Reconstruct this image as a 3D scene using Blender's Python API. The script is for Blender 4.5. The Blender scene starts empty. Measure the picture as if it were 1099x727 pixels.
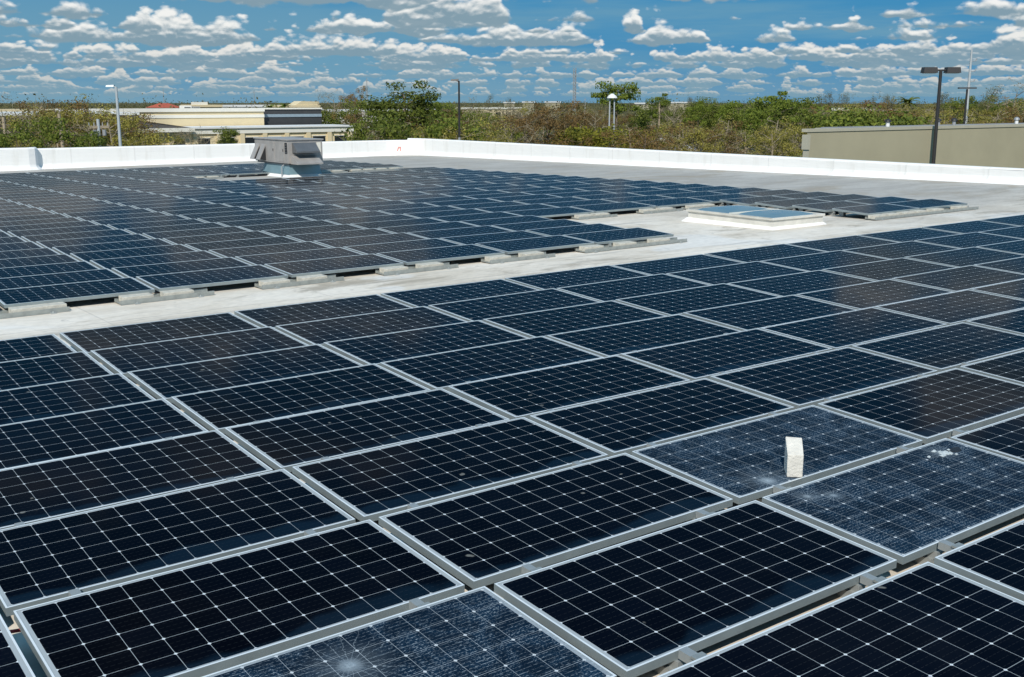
import bpy, bmesh, math, random
from math import radians as rad, sin, cos, pi, tan, atan2, sqrt
from mathutils import Vector, Matrix
import numpy as np
S = bpy.context.scene
COL = S.collection

# ------------------------------------------------------------------ camera, sky, sun, exposure
ZC = 9.0                                   # eye height above the ground
FPX, PITCH, YAW = 1172.9, 0.2137, 0.6364   # focal length in photo pixels (1099 wide)
cam = bpy.data.cameras.new("camera"); co = bpy.data.objects.new("camera", cam); COL.objects.link(co)
cam.sensor_width = 36; cam.lens = FPX/1099*36; cam.clip_start = 0.1; cam.clip_end = 9000
co.location = (0, 0, ZC); co.rotation_euler = (pi/2-PITCH, 0, -YAW); S.camera = co
FW = Vector((sin(YAW), cos(YAW), 0)); RT = Vector((cos(YAW), -sin(YAW), 0))

SUN_EL, SUN_AZ = rad(41), YAW+rad(188)     # azimuth measured from +Y towards +X
sd = Vector((sin(SUN_AZ)*cos(SUN_EL), cos(SUN_AZ)*cos(SUN_EL), sin(SUN_EL)))
sl = bpy.data.lights.new("sun", 'SUN'); so = bpy.data.objects.new("sun", sl); COL.objects.link(so)
sl.energy = 4.0; sl.angle = rad(0.53); sl.color = (1, .95, .87)
so.rotation_euler = sd.to_track_quat('Z', 'Y').to_euler()

class NT:
    """short hand for node trees"""
    def __init__(s, t): s.t = t; s.n = t.nodes; s.l = t.links
    def new(s, k, **kw):
        n = s.n.new(k)
        for a, b in kw.items(): setattr(n, a, b)
        return n
    def put(s, sock, v):
        if isinstance(v, bpy.types.NodeSocket): s.l.new(v, sock)
        elif v is not None:
            if sock.type == 'RGBA' and hasattr(v, '__len__') and len(v) == 3: v = tuple(v)+(1,)
            sock.default_value = v
    def m(s, op, a, b=None, c=None, clamp=False):
        n = s.new('ShaderNodeMath', operation=op, use_clamp=clamp)
        for i, v in enumerate((a, b, c)): s.put(n.inputs[i], v)
        return n.outputs[0]
    def mix(s, f, a, b, t='RGBA', bt='MIX'):
        n = s.new('ShaderNodeMix', data_type=t)
        if t == 'RGBA': n.blend_type = bt; i = (0, 6, 7); o = 2
        else: i = (0, 2, 3); o = 0
        for k, v in zip(i, (f, a, b)): s.put(n.inputs[k], v)
        return n.outputs[o]
    def ss(s, x, a, b):
        n = s.new('ShaderNodeMapRange', interpolation_type='SMOOTHSTEP')
        s.put(n.inputs[0], x); n.inputs[1].default_value = a; n.inputs[2].default_value = b
        return n.outputs[0]
    def lin(s, x, a, b, c=0., d=1.):
        n = s.new('ShaderNodeMapRange'); s.put(n.inputs[0], x)
        for k, v in zip((1, 2, 3, 4), (a, b, c, d)): n.inputs[k].default_value = v
        return n.outputs[0]
    def aff(s, x, a, b, c=0., d=1.):     # linear, unclamped
        k = (d-c)/(b-a); return s.m('MULTIPLY_ADD', x, k, c-a*k)
    def noise(s, vec, scale, detail=3., rough=.5, dist=0.):
        n = s.new('ShaderNodeTexNoise'); s.put(n.inputs['Vector'], vec)
        n.inputs['Scale'].default_value = scale; n.inputs['Detail'].default_value = detail
        n.inputs['Roughness'].default_value = rough; n.inputs['Distortion'].default_value = dist
        return n.outputs['Fac']
    def xyz(s, x, y, z=0.):
        n = s.new('ShaderNodeCombineXYZ')
        for i, v in enumerate((x, y, z)): s.put(n.inputs[i], v)
        return n.outputs[0]
    def sep(s, v):
        n = s.new('ShaderNodeSeparateXYZ'); s.put(n.inputs[0], v); return n.outputs
    def ramp(s, f, stops):
        n = s.new('ShaderNodeValToRGB'); s.put(n.inputs[0], f); e = n.color_ramp.elements
        while len(e) < len(stops): e.new(.5)
        for q, (p, c) in zip(e, stops):
            q.position = p; q.color = (c, c, c, c)
        return n.outputs[1]        # the value is kept in alpha: a plain float output

W = bpy.data.worlds.new("World"); S.world = W; W.use_nodes = True
w = NT(W.node_tree); w.n.clear()
sky = w.new('ShaderNodeTexSky', sky_type='NISHITA', sun_disc=False)
sky.sun_elevation = SUN_EL; sky.sun_rotation = SUN_AZ; sky.altitude = 10
sky.air_density = 1.0; sky.dust_density = 0.3; sky.ozone_density = 3.0
BG = 0.10
dirv = w.new('ShaderNodeTexCoord').outputs['Generated']
dx, dy, dz = w.sep(dirv)[:3]
fwd = w.m('ADD', w.m('MULTIPLY', dx, FW.x), w.m('MULTIPLY', dy, FW.y))
rgt = w.m('ADD', w.m('MULTIPLY', dx, RT.x), w.m('MULTIPLY', dy, RT.y))
az = w.m('MULTIPLY', w.m('ARCTAN2', rgt, fwd), 180/pi)
el = w.m('MULTIPLY', w.m('ARCSINE', dz), 180/pi)
hs = w.new('ShaderNodeHueSaturation'); hs.inputs['Saturation'].default_value = 1.0; hs.inputs['Value'].default_value = 1.0
w.l.new(sky.outputs[0], hs.inputs['Color'])
skyc = w.mix(.90, hs.outputs[0], (.0, .210/BG, .455/BG))
veiln = w.noise(w.xyz(w.m('MULTIPLY', az, .045), w.m('MULTIPLY', el, .42), 4.), 1.0, 5., .6)
veil = w.m('MULTIPLY', w.m('MULTIPLY', w.ss(w.m('SUBTRACT', veiln, w.m('MULTIPLY', az, .0052)), .38, .62), w.ss(el, 8., 3.)), .74)
skyc = w.mix(veil, skyc, (.17/BG, .355/BG, .475/BG))
def azr(px): return math.degrees(math.atan((px-549.5)/1200))
def prof(pts):            # hand set cloud sizes along the horizon; pts = (photo x, size)
    return [(min(1, max(0, (azr(x)+30)/60)), v) for x, v in pts]
# (base elevation, height, horizontal size, coverage offset, stops)
LAY = [
 (.30, .35, 1.8, .38, None), (.55, .45, 2.2, .39, None), (.85, .55, 2.8, .385, None), (1.25, .65, 3.4, .39, None),
 (1.75, .80, 4.0, .40, None),
 (2.05, .85, 3.8, .40, None), (2.35, .95, 4.2, .12, [(-60,.35),(0,.5),(60,.2),(140,.0),(230,-.2),(280,.35),(300,.75),(350,1.0),(400,.9),(445,.2),(470,-.4),(560,.2),(640,.3),(700,-.2),(820,-.3),(830,.45),(850,.6),(895,.25),(930,.55),(975,.55),(1020,.4),(1040,.4),(1060,1.1),(1099,1.2),(1160,.4)]),
 (2.95, 1.25, 5.0, .12, [(-60,.2),(0,.2),(50,.55),(90,.75),(150,.8),(205,1.35),(240,.95),(275,.5),(300,-.4),(430,-.4),(470,.3),(490,.7),(560,.75),(620,.75),(650,.2),(680,.2),(700,1.0),(725,.7),(750,.5),(765,-.4),(805,-.2),(815,.45),(840,.45),(860,-.4),(890,-.2),(940,.35),(1000,.4),(1030,-.3),(1099,-.2)]),
 (3.45, 1.0, 5.2, .46, None), (4.0, 1.5, 6.0, .10, [(-60,.7),(0,.6),(80,.5),(130,.1),(160,-.3),(340,-.3),(360,.15),(375,-.3),(405,.0),(425,.9),(480,1.3),(535,1.0),(555,-.3),(600,.3),(640,.3),(660,-.5),(690,.15),(720,.15),(740,-.5),(780,.2),(800,-.5),(920,-.3),(945,.45),(1000,.5),(1060,.5),(1099,.6),(1160,.2)]),
 (4.9, 1.5, 7.0, .46, None), (5.8, 2.2, 8.0, .47, None), (7.8, 3.0, 10., .46, None), (11., 4., 14., .51, None), (15.5, 5.5, 18., .53, None),
 (22., 8., 26., .53, None), (31., 11., 34., .50, None), (44., 14., 44., .48, None)]
colr = skyc
fpos = w.aff(az, -30, 30)
PA = w.xyz(az, w.m('MULTIPLY', el, 1.7), 0.); PB = w.xyz(w.m('ADD', az, .03), w.m('MULTIPLY', el, 1.775), 0.); PT = w.xyz(az, 3.3, 0.)
def billow(P, wd, cells=True):
    """rounded cauliflower puffs broken up by finer ones"""
    if not cells: return w.m('MULTIPLY', w.m('SUBTRACT', w.noise(P, 2.6/wd, 4., .56), .5), 2.6)
    vo = w.new('ShaderNodeTexVoronoi', feature='F1', voronoi_dimensions='2D')
    for k_, v_ in (('Scale', 2.3/wd), ('Detail', 2.), ('Roughness', .5), ('Lacunarity', 2.3)): vo.inputs[k_].default_value = v_
    w.put(vo.inputs['Vector'], P)
    f = w.noise(P, 3.1/wd, 6., .58, .3)
    return w.m('ADD', w.m('MULTIPLY', w.m('SUBTRACT', .46, vo.outputs['Distance']), PUFF), w.m('MULTIPLY', w.m('SUBTRACT', f, .5), 1.25))
PUFF = .85
def clouds(lo, hi):
    colr = skyc
    for i, (b, h, wd, cov, st) in enumerate(LAY):
        if b-.5*h > hi or b+2*h < lo: continue
        v = w.m('DIVIDE', w.m('SUBTRACT', el, b), h)
        nn = billow(PA, wd, b < 6)
        if st: T = w.aff(w.ramp(fpos, [(p, (s+.5+cov)/2) for p, s in prof(st)]), 0, 1, -.5, 1.5)
        else:
            c = w.noise(PT, 1/wd, 3., .5, .0)
            T = w.aff(w.m('ADD', c, w.m('MULTIPLY', nn, .06)), cov-.15, cov+.21, -.5, 1.3)
        up = w.m('MAXIMUM', v, 0.); dn = w.m('MULTIPLY', w.m('MINIMUM', v, 0.), 3.6)
        d = w.m('ADD', w.m('SUBTRACT', w.m('ADD', T, nn), up), dn)
        mk = w.m('MULTIPLY', w.ss(d, -.05, .30), .96) if b < 5.5 else w.m('MULTIPLY', w.ss(d, -.15, .55), .95)
        n2 = billow(PB, wd, b < 6)
        puff = w.m('SUBTRACT', nn, n2)
        q = w.m('DIVIDE', up, w.m('MAXIMUM', w.m('ADD', T, w.m('MULTIPLY', nn, .5)), .25))
        lit = w.ss(w.m('ADD', q, w.m('MULTIPLY', puff, 1.1)), .08, .72)
        k = min(1, b/3.0)
        wh = [a*(1-k)+c*k for a, c in zip((.62, .61, .57), (.92, .92, .89))]
        gr = [a*(1-k)+c*k for a, c in zip((.17, .32, .43), (.23, .34, .41))]
        cc = w.mix(lit, tuple(x/BG for x in gr), tuple(x/BG for x in wh))
        colr = w.mix(mk, colr, cc)
    if lo < 2: colr = w.mix(w.m('MULTIPLY', w.ss(el, 2.2, .0), .42), colr, (.23/BG, .38/BG, .465/BG))
    g_ = w.new('ShaderNodeBackground'); g_.inputs[1].default_value = BG; w.put(g_.inputs[0], colr); return g_.outputs[0]
# one stack of clouds per belt of elevation, so a ray only works out the clouds it can meet
sh_ = clouds(-90, 1.5)
for lo_, hi_ in ((1.5, 3.2), (3.2, 7), (7, 90)):
    mx_ = w.new('ShaderNodeMixShader'); w.put(mx_.inputs[0], w.m('GREATER_THAN', el, float(lo_))); w.l.new(sh_, mx_.inputs[1]); w.l.new(clouds(lo_, hi_), mx_.inputs[2]); sh_ = mx_.outputs[0]
ow = w.new('ShaderNodeOutputWorld'); w.l.new(sh_, ow.inputs[0])

W.cycles.sampling_method = 'MANUAL'; W.cycles.sample_map_resolution = 512
vs = S.view_settings; vs.view_transform = 'Standard'; vs.look = 'None'; vs.exposure = 0; vs.gamma = 1; vs.use_curve_mapping = False
S.cycles.max_bounces = 6; S.cycles.use_denoising = True

# ------------------------------------------------------------------ helpers
R = random.Random(11)
def ray(px, py):
    a = (px-549.5)/FPX; b = -(py-363.5)/FPX
    y = cos(PITCH)+sin(PITCH)*b; z = -sin(PITCH)+cos(PITCH)*b
    return RT*a+FW*y+Vector((0, 0, z))
def at(px, py, depth):          # point at a horizontal depth along the view axis
    r = ray(px, py); return Vector((0, 0, ZC))+r*(depth/r.dot(FW))
def gat(px, depth):             # the same on the ground
    p = at(px, 120, depth); p.z = 0; return p
AX, AY = 0.0052, -0.0125        # fall of the roof
def roof(x, y): return ZC-2.464-.196+AX*x+AY*(y-10)

class MB:
    def __init__(s): s.v = []; s.f = []; s.mi = []
    def face(s, pts, mi=0):
        k = len(s.v); s.v += [tuple(p) for p in pts]; s.f.append(list(range(k, k+len(pts)))); s.mi.append(mi)
    def hexa(s, p, mi=0):       # 4 bottom + 4 top corners, counter-clockwise seen from above
        k = len(s.v); s.v += [tuple(q) for q in p]
        for f in ((3, 2, 1, 0), (4, 5, 6, 7), (0, 1, 5, 4), (1, 2, 6, 5), (2, 3, 7, 6), (3, 0, 4, 7)):
            s.f.append([k+i for i in f]); s.mi.append(mi)
    def box(s, x0, x1, y0, y1, z0, z1, mi=0):
        s.hexa([(x0, y0, z0), (x1, y0, z0), (x1, y1, z0), (x0, y1, z0), (x0, y0, z1), (x1, y0, z1), (x1, y1, z1), (x0, y1, z1)], mi)
    def tube(s, a, b, r0, r1, n=8, mi=0, caps=True):
        a = Vector(a); b = Vector(b); d = (b-a).normalized()
        u = d.cross(Vector((0, 0, 1)) if abs(d.z) < .9 else Vector((1, 0, 0))).normalized(); q = d.cross(u)
        k = len(s.v)
        for p, r in ((a, r0), (b, r1)):
            for i in range(n):
                t = 2*pi*i/n; s.v.append(tuple(p+u*(r*cos(t))+q*(r*sin(t))))
        for i in range(n):
            j = (i+1) % n; s.f.append([k+i, k+j, k+n+j, k+n+i]); s.mi.append(mi)
        if caps:
            s.f.append([k+i for i in range(n)][::-1]); s.mi.append(mi)
            s.f.append([k+n+i for i in range(n)]); s.mi.append(mi)
    def prism(s, poly, z0, z1, mi=0):
        n = len(poly); k = len(s.v)
        s.v += [(x, y, z0) for x, y in poly]+[(x, y, z1) for x, y in poly]
        s.f.append([k+i for i in range(n)][::-1]); s.mi.append(mi); s.f.append([k+n+i for i in range(n)]); s.mi.append(mi)
        for i in range(n):
            j = (i+1) % n; s.f.append([k+i, k+j, k+n+j, k+n+i]); s.mi.append(mi)
    def mesh(s, name, mats, bevel=0, smooth=False):
        me = bpy.data.meshes.new(name); me.from_pydata(s.v, [], s.f)
        for m in (mats if isinstance(mats, (list, tuple)) else [mats]): me.materials.append(m)
        me.polygons.foreach_set('material_index', s.mi)
        if smooth: me.polygons.foreach_set('use_smooth', [True]*len(s.f))
        if bevel:
            bm = bmesh.new(); bm.from_mesh(me); bmesh.ops.remove_doubles(bm, verts=bm.verts, dist=1e-5)
            bmesh.ops.bevel(bm, geom=list(bm.edges), offset=bevel, segments=2, affect='EDGES', profile=.6); bm.to_mesh(me); bm.free()
        me.update(); return me
    def obj(s, name, mats, parent=None, loc=(0, 0, 0), **kw):
        return link(name, s.mesh(name, mats, **kw), parent, loc)
def link(name, me, parent=None, loc=(0, 0, 0)):
    o = bpy.data.objects.new(name, me); COL.objects.link(o); o.location = loc
    if parent: o.parent = parent
    return o
def thing(name, label, cat, loc=(0, 0, 0), rz=0, group=None):
    o = bpy.data.objects.new(name, None); COL.objects.link(o); o.location = loc; o.rotation_euler = (0, 0, rz); o.empty_display_size = .2
    return tag(o, label, cat, group)
def tag(o, label, cat, group=None):
    o['label'] = label; o['category'] = cat
    if group: o['group'] = group
    return o
def struct(o, kind='structure'): o['kind'] = kind; return o
ORD = 'first second third fourth fifth sixth seventh eighth ninth tenth eleventh twelfth thirteenth fourteenth fifteenth sixteenth seventeenth eighteenth nineteenth twentieth'.split()
def nth(i):
    if i < 20: return ORD[i]
    t, u = divmod(i+1, 10); T = {2: 'twent', 3: 'thirt', 4: 'fort', 5: 'fift', 6: 'sixt', 7: 'sevent', 8: 'eight', 9: 'ninet'}
    return T[t]+'ieth' if u == 0 else T[t]+'y-'+ORD[u-1]

def mat(name, col, rough=.7, metal=0., spec=.5, var=0., scale=2., bump=0., bscale=40., ior=None):
    m = bpy.data.materials.new(name); m.use_nodes = True; t = NT(m.node_tree); p = t.n['Principled BSDF']
    p.inputs['Roughness'].default_value = rough; p.inputs['Metallic'].default_value = metal; p.inputs['Specular IOR Level'].default_value = spec
    if ior: p.inputs['IOR'].default_value = ior
    oc = t.new('ShaderNodeTexCoord').outputs['Object']
    if var:
        f = t.noise(oc, scale, 5., .6)
        k = t.lin(f, .3, .7, 1-var, 1+var*.6)
        t.put(p.inputs['Base Color'], t.mix(1., col, t.xyz(k, k, k), bt='MULTIPLY'))
    else: t.put(p.inputs['Base Color'], col)
    if bump:
        b = t.new('ShaderNodeBump'); b.inputs['Strength'].default_value = bump; b.inputs['Distance'].default_value = .02
        t.l.new(t.noise(oc, bscale, 3.), b.inputs['Height']); t.l.new(b.outputs[0], p.inputs['Normal'])
    return m

# ------------------------------------------------------------------ materials
def roof_material():
    m = bpy.data.materials.new('roof membrane'); m.use_nodes = True; t = NT(m.node_tree); p = t.n['Principled BSDF']
    oc = t.new('ShaderNodeTexCoord').outputs['Object']; x, y, z = t.sep(oc)[:3]
    big = t.noise(t.xyz(t.m('MULTIPLY', x, .5), y, 0), .16, 5., .6, .6)
    mid = t.noise(t.xyz(t.m('MULTIPLY', x, .45), y, 3), .9, 6., .65, .4)
    fine = t.noise(oc, 9., 4., .6)
    old = t.m('MULTIPLY', t.ss(t.m('ADD', x, t.m('MULTIPLY', big, 7)), 22, 28), t.ss(t.m('ADD', y, t.m('MULTIPLY', big, 9)), 14, 24))
    old = t.m('MAXIMUM', old, t.ss(t.m('ADD', y, t.m('MULTIPLY', big, 6)), 35, 42))
    c = t.mix(t.ss(mid, .36, .66), (.71, .63, .52), (.85, .78, .68))
    c2 = t.mix(t.ss(mid, .35, .65), (.40, .375, .335), (.50, .475, .43))
    c = t.mix(old, c, c2)
    stain = t.ss(t.noise(t.xyz(t.m('MULTIPLY', x, .6), y, 9), .5, 6., .72, 1.), .52, .66)
    c = t.mix(t.m('MULTIPLY', stain, .78), c, (.38, .325, .25))
    clean = t.ss(t.noise(t.xyz(x, y, 21), .30, 3., .5, .8), .60, .66)
    c = t.mix(t.m('MULTIPLY', clean, t.m('SUBTRACT', .55, t.m('MULTIPLY', old, .45))), c, (.80, .79, .76))
    sm = t.m('ABSOLUTE', t.m('SUBTRACT', t.m('FRACT', t.m('DIVIDE', y, 1.83)), .5))
    seam = t.ss(sm, .012, .003)
    sx = t.m('ABSOLUTE', t.m('SUBTRACT', t.m('FRACT', t.m('DIVIDE', t.m('ADD', x, .7), 3.05)), .5))
    strk = t.ss(t.noise(t.xyz(t.m('MULTIPLY', x, .22), t.m('MULTIPLY', y, 2.2), 2), .9, 5., .7), .52, .70)
    c = t.mix(t.m('MULTIPLY', strk, .5), c, (.30, .28, .25))
    drops = t.ss(t.noise(oc, 5., 2., .5), .70, .74)
    c = t.mix(t.m('MULTIPLY', drops, .35), c, (.22, .20, .17))
    seam = t.m('MAXIMUM', seam, t.m('MULTIPLY', t.ss(sx, .006, .002), .6))
    c = t.mix(t.m('MULTIPLY', seam, .35), c, (.22, .21, .2))
    k = t.lin(fine, .3, .7, .9, 1.07); c = t.mix(1., c, t.xyz(k, k, k), bt='MULTIPLY')
    t.put(p.inputs['Base Color'], c); p.inputs['Roughness'].default_value = .75; p.inputs['Specular IOR Level'].default_value = .25
    b = t.new('ShaderNodeBump'); b.inputs['Strength'].default_value = .25; b.inputs['Distance'].default_value = .03
    t.l.new(t.m('ADD', mid, t.m('MULTIPLY', seam, .4)), b.inputs['Height']); t.l.new(b.outputs[0], p.inputs['Normal'])
    return m
PL, PWD, FH = 1.956, .992, .046        # panel length, width, frame height
CP = .1578
def glaze(t, p, ro, nrm=None):
    # anti-reflex glass: very little mirror head on, more and more towards grazing
    p.inputs['Specular IOR Level'].default_value = 0
    lw = t.new('ShaderNodeLayerWeight'); lw.inputs['Blend'].default_value = .5
    gl = t.new('ShaderNodeBsdfGlossy'); t.put(gl.inputs['Roughness'], ro); gl.inputs['Color'].default_value = (1, 1, 1, 1)
    if nrm: t.l.new(nrm, gl.inputs['Normal'])
    f = t.m('MULTIPLY', t.m('POWER', lw.outputs['Facing'], 7.5), .46)
    mx = t.new('ShaderNodeMixShader'); t.l.new(f, mx.inputs[0]); t.l.new(p.outputs[0], mx.inputs[1]); t.l.new(gl.outputs[0], mx.inputs[2])
    t.l.new(mx.outputs[0], t.n['Material Output'].inputs[0])
def cell_material(name, impact=None, uv=None):
    """dark cells on a white back sheet; impact = list of (x, y, radius) where the glass is crushed"""
    m = bpy.data.materials.new(name); m.use_nodes = True; t = NT(m.node_tree); p = t.n['Principled BSDF']
    oc = t.new('ShaderNodeUVMap', uv_map=uv).outputs[0] if uv else t.new('ShaderNodeTexCoord').outputs['Object']; x, y, z = t.sep(oc)[:3]
    rnd = t.new('ShaderNodeObjectInfo').outputs['Random']
    mx, my = (PL-12*CP)/2, (PWD-6*CP)/2
    u = t.m('DIVIDE', t.m('SUBTRACT', x, mx), CP); v = t.m('DIVIDE', t.m('SUBTRACT', y, my), CP)
    def near(q): return t.m('MULTIPLY', t.m('ABSOLUTE', t.m('SUBTRACT', t.m('FRACT', t.m('ADD', q, .5)), .5)), CP)
    du, dv = near(u), near(v)
    line = t.m('LESS_THAN', t.m('MINIMUM', du, dv), .0012)
    dia = t.m('LESS_THAN', t.m('ADD', du, dv), .0105)
    out = t.m('MAXIMUM', t.m('GREATER_THAN', t.m('ABSOLUTE', t.m('SUBTRACT', u, 6)), 6.0), t.m('GREATER_THAN', t.m('ABSOLUTE', t.m('SUBTRACT', v, 3)), 3.0))
    white = t.m('MAXIMUM', t.m('MAXIMUM', line, dia), out)
    bb = t.m('ABSOLUTE', t.m('SUBTRACT', t.m('FRACT', t.m('MULTIPLY', v, 4)), .5))
    dash = t.m('GREATER_THAN', t.m('FRACT', t.m('ADD', t.m('MULTIPLY', u, 5), t.m('MULTIPLY', v, .7))), .35)
    bus = t.m('MULTIPLY', t.m('LESS_THAN', bb, .018), dash)
    crnd = t.new('ShaderNodeTexWhiteNoise'); t.put(crnd.inputs['Vector'], t.xyz(t.m('FLOOR', u), t.m('FLOOR', v), t.m('MULTIPLY', rnd, 50)))
    f = t.m('ADD', t.m('MULTIPLY', crnd.outputs['Value'], .5), t.m('MULTIPLY', rnd, .5))
    c = t.mix(f, (.0010, .0018, .0042), (.0024, .0046, .0105))
    c = t.mix(t.m('MULTIPLY', bus, .55), c, (.045, .05, .055))
    c = t.mix(t.m('MULTIPLY', white, .95), c, (.40, .44, .46))
    c = t.mix(t.m('MULTIPLY', dia, t.m('SUBTRACT', 1., out)), c, (.66, .70, .72))
    # dust washed down to the low edge, with ragged ends, and a thin film elsewhere
    wob = t.noise(t.xyz(t.m('MULTIPLY', x, .9), y, t.m('MULTIPLY', rnd, 30)), 1.6, 3.)
    edge = t.ss(t.m('SUBTRACT', y, t.m('MULTIPLY', t.m('SUBTRACT', wob, .42), .5)), .075, .015)
    c = t.mix(t.m('MULTIPLY', edge, .13), c, (.022, .075, .14))
    film = t.ss(t.noise(t.xyz(x, y, t.m('MULTIPLY', rnd, 90)), 2.2, 5., .65), .50, .78)
    c = t.mix(t.m('MULTIPLY', film, .006), c, (.30, .30, .28))
    spot = t.ss(t.noise(t.xyz(x, y, t.m('MULTIPLY', rnd, 170)), 9., 1.5, .5), .765, .80)
    c = t.mix(t.m('MULTIPLY', spot, .35), c, (.42, .42, .38))
    haze_ = t.ss(t.noise(t.xyz(t.m('MULTIPLY', x, .7), t.m('MULTIPLY', y, .9), t.m('ADD', t.m('MULTIPLY', rnd, 40), 7)), 1.3, 4., .6), .45, .8)
    c = t.mix(t.m('MULTIPLY', haze_, t.m('MULTIPLY', t.m('POWER', rnd, 2.), .012)), c, (.30, .32, .33))
    ro = t.m('ADD', .07, t.m('MULTIPLY', film, .06))
    if impact:
        vo = t.new('ShaderNodeTexVoronoi', feature='DISTANCE_TO_EDGE'); vo.inputs['Scale'].default_value = 95; vo.inputs['Randomness'].default_value = 1
        t.put(vo.inputs['Vector'], t.xyz(t.m('MULTIPLY', x, .55), y, 0))
        cr = t.ss(vo.outputs['Distance'], .12, .03)
        pat = t.ss(t.noise(oc, 4.5, 5., .7, .8), .40, .64)
        fl = t.ss(t.noise(t.xyz(t.m('MULTIPLY', x, .5), y, 5), 150., 2., .6), .56, .66)
        bl = t.m('MULTIPLY', t.m('LESS_THAN', t.m('ABSOLUTE', t.m('SUBTRACT', t.m('FRACT', t.m('MULTIPLY', v, 6)), .5)), .075), t.ss(t.noise(t.xyz(x, t.m('MULTIPLY', y, 3), 8), 60., 2.), .44, .6))
        amt = t.m('MULTIPLY', t.m('MULTIPLY', cr, fl), t.m('ADD', .10, t.m('MULTIPLY', pat, .55)))
        amt = t.m('MAXIMUM', amt, t.m('MULTIPLY', bl, t.m('ADD', .22, t.m('MULTIPLY', pat, .25))))
        amt = t.m('MAXIMUM', amt, t.m('MULTIPLY', t.m('MULTIPLY', fl, pat), .22))
        rough_n = t.noise(oc, 26., 5., .7)
        for ix, iy, ir in impact:
            rr = t.m('SQRT', t.m('ADD', t.m('POWER', t.m('SUBTRACT', x, ix), 2.), t.m('POWER', t.m('SUBTRACT', y, iy), 2.)))
            an = t.m('ARCTAN2', t.m('SUBTRACT', y, iy), t.m('SUBTRACT', x, ix))
            ray_ = t.m('ABSOLUTE', t.m('SUBTRACT', t.m('FRACT', t.m('ADD', t.m('MULTIPLY', an, 3.2), t.m('MULTIPLY', rough_n, .9))), .5))
            rl = t.m('MULTIPLY', t.m('LESS_THAN', t.m('MULTIPLY', ray_, rr), .0035), t.ss(rr, ir*7, ir*1.5))
            amt = t.m('MAXIMUM', amt, t.m('MULTIPLY', rl, .35))
            rr = t.m('ADD', t.m('DIVIDE', rr, ir), t.m('MULTIPLY', t.m('SUBTRACT', rough_n, .5), 1.6))
            amt = t.m('MAXIMUM', amt, t.m('MULTIPLY', t.ss(rr, 1.2, .15), t.m('ADD', -.30, t.m('MULTIPLY', rough_n, 1.5))))
            amt = t.m('MAXIMUM', amt, t.m('MULTIPLY', t.ss(rr, 3.4, .6), t.m('MULTIPLY', rough_n, .16)))
        c = t.mix(t.m('ADD', .14, t.m('MULTIPLY', pat, .18)), c, (.020, .075, .150)); c = t.mix(t.m('MULTIPLY', dia, .8), c, (.6, .64, .66))
        c = t.mix(amt, c, (.58, .68, .74)); ro = .22
        b = t.new('ShaderNodeBump'); b.inputs['Strength'].default_value = .3; b.inputs['Distance'].default_value = .004
        t.l.new(t.m('ADD', cr, rough_n), b.inputs['Height']); t.l.new(b.outputs[0], p.inputs['Normal'])
    t.put(p.inputs['Base Color'], c); p.inputs['Roughness'].default_value = .9
    glaze(t, p, ro, b.outputs[0] if impact else None)
    return m
def tpo_material():
    m = bpy.data.materials.new('white parapet membrane'); m.use_nodes = True; t = NT(m.node_tree); p = t.n['Principled BSDF']
    oc = t.new('ShaderNodeTexCoord').outputs['Object']; x, y, z = t.sep(oc)[:3]
    run = t.m('ADD', x, y)
    lap = t.ss(t.m('ABSOLUTE', t.m('SUBTRACT', t.m('FRACT', t.m('DIVIDE', run, 3.05)), .5)), .014, .004)
    streak = t.ss(t.noise(t.xyz(t.m('MULTIPLY', x, 2.2), t.m('MULTIPLY', y, 2.2), t.m('MULTIPLY', z, .35)), 1.0, 5., .65), .48, .75)
    wr = t.noise(t.xyz(t.m('MULTIPLY', x, .5), t.m('MULTIPLY', y, .5), t.m('MULTIPLY', z, 3.)), 2.2, 4., .6)
    c = t.mix(t.m('MULTIPLY', streak, .30), (.87, .865, .84), (.60, .57, .51)); c = t.mix(t.m('MULTIPLY', lap, .22), c, (.5, .48, .45))
    t.put(p.inputs['Base Color'], c); p.inputs['Roughness'].default_value = .6; p.inputs['Specular IOR Level'].default_value = .3
    b = t.new('ShaderNodeBump'); b.inputs['Strength'].default_value = .5; b.inputs['Distance'].default_value = .03
    t.l.new(t.m('ADD', wr, t.m('MULTIPLY', lap, .3)), b.inputs['Height']); t.l.new(b.outputs[0], p.inputs['Normal'])
    return m
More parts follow.
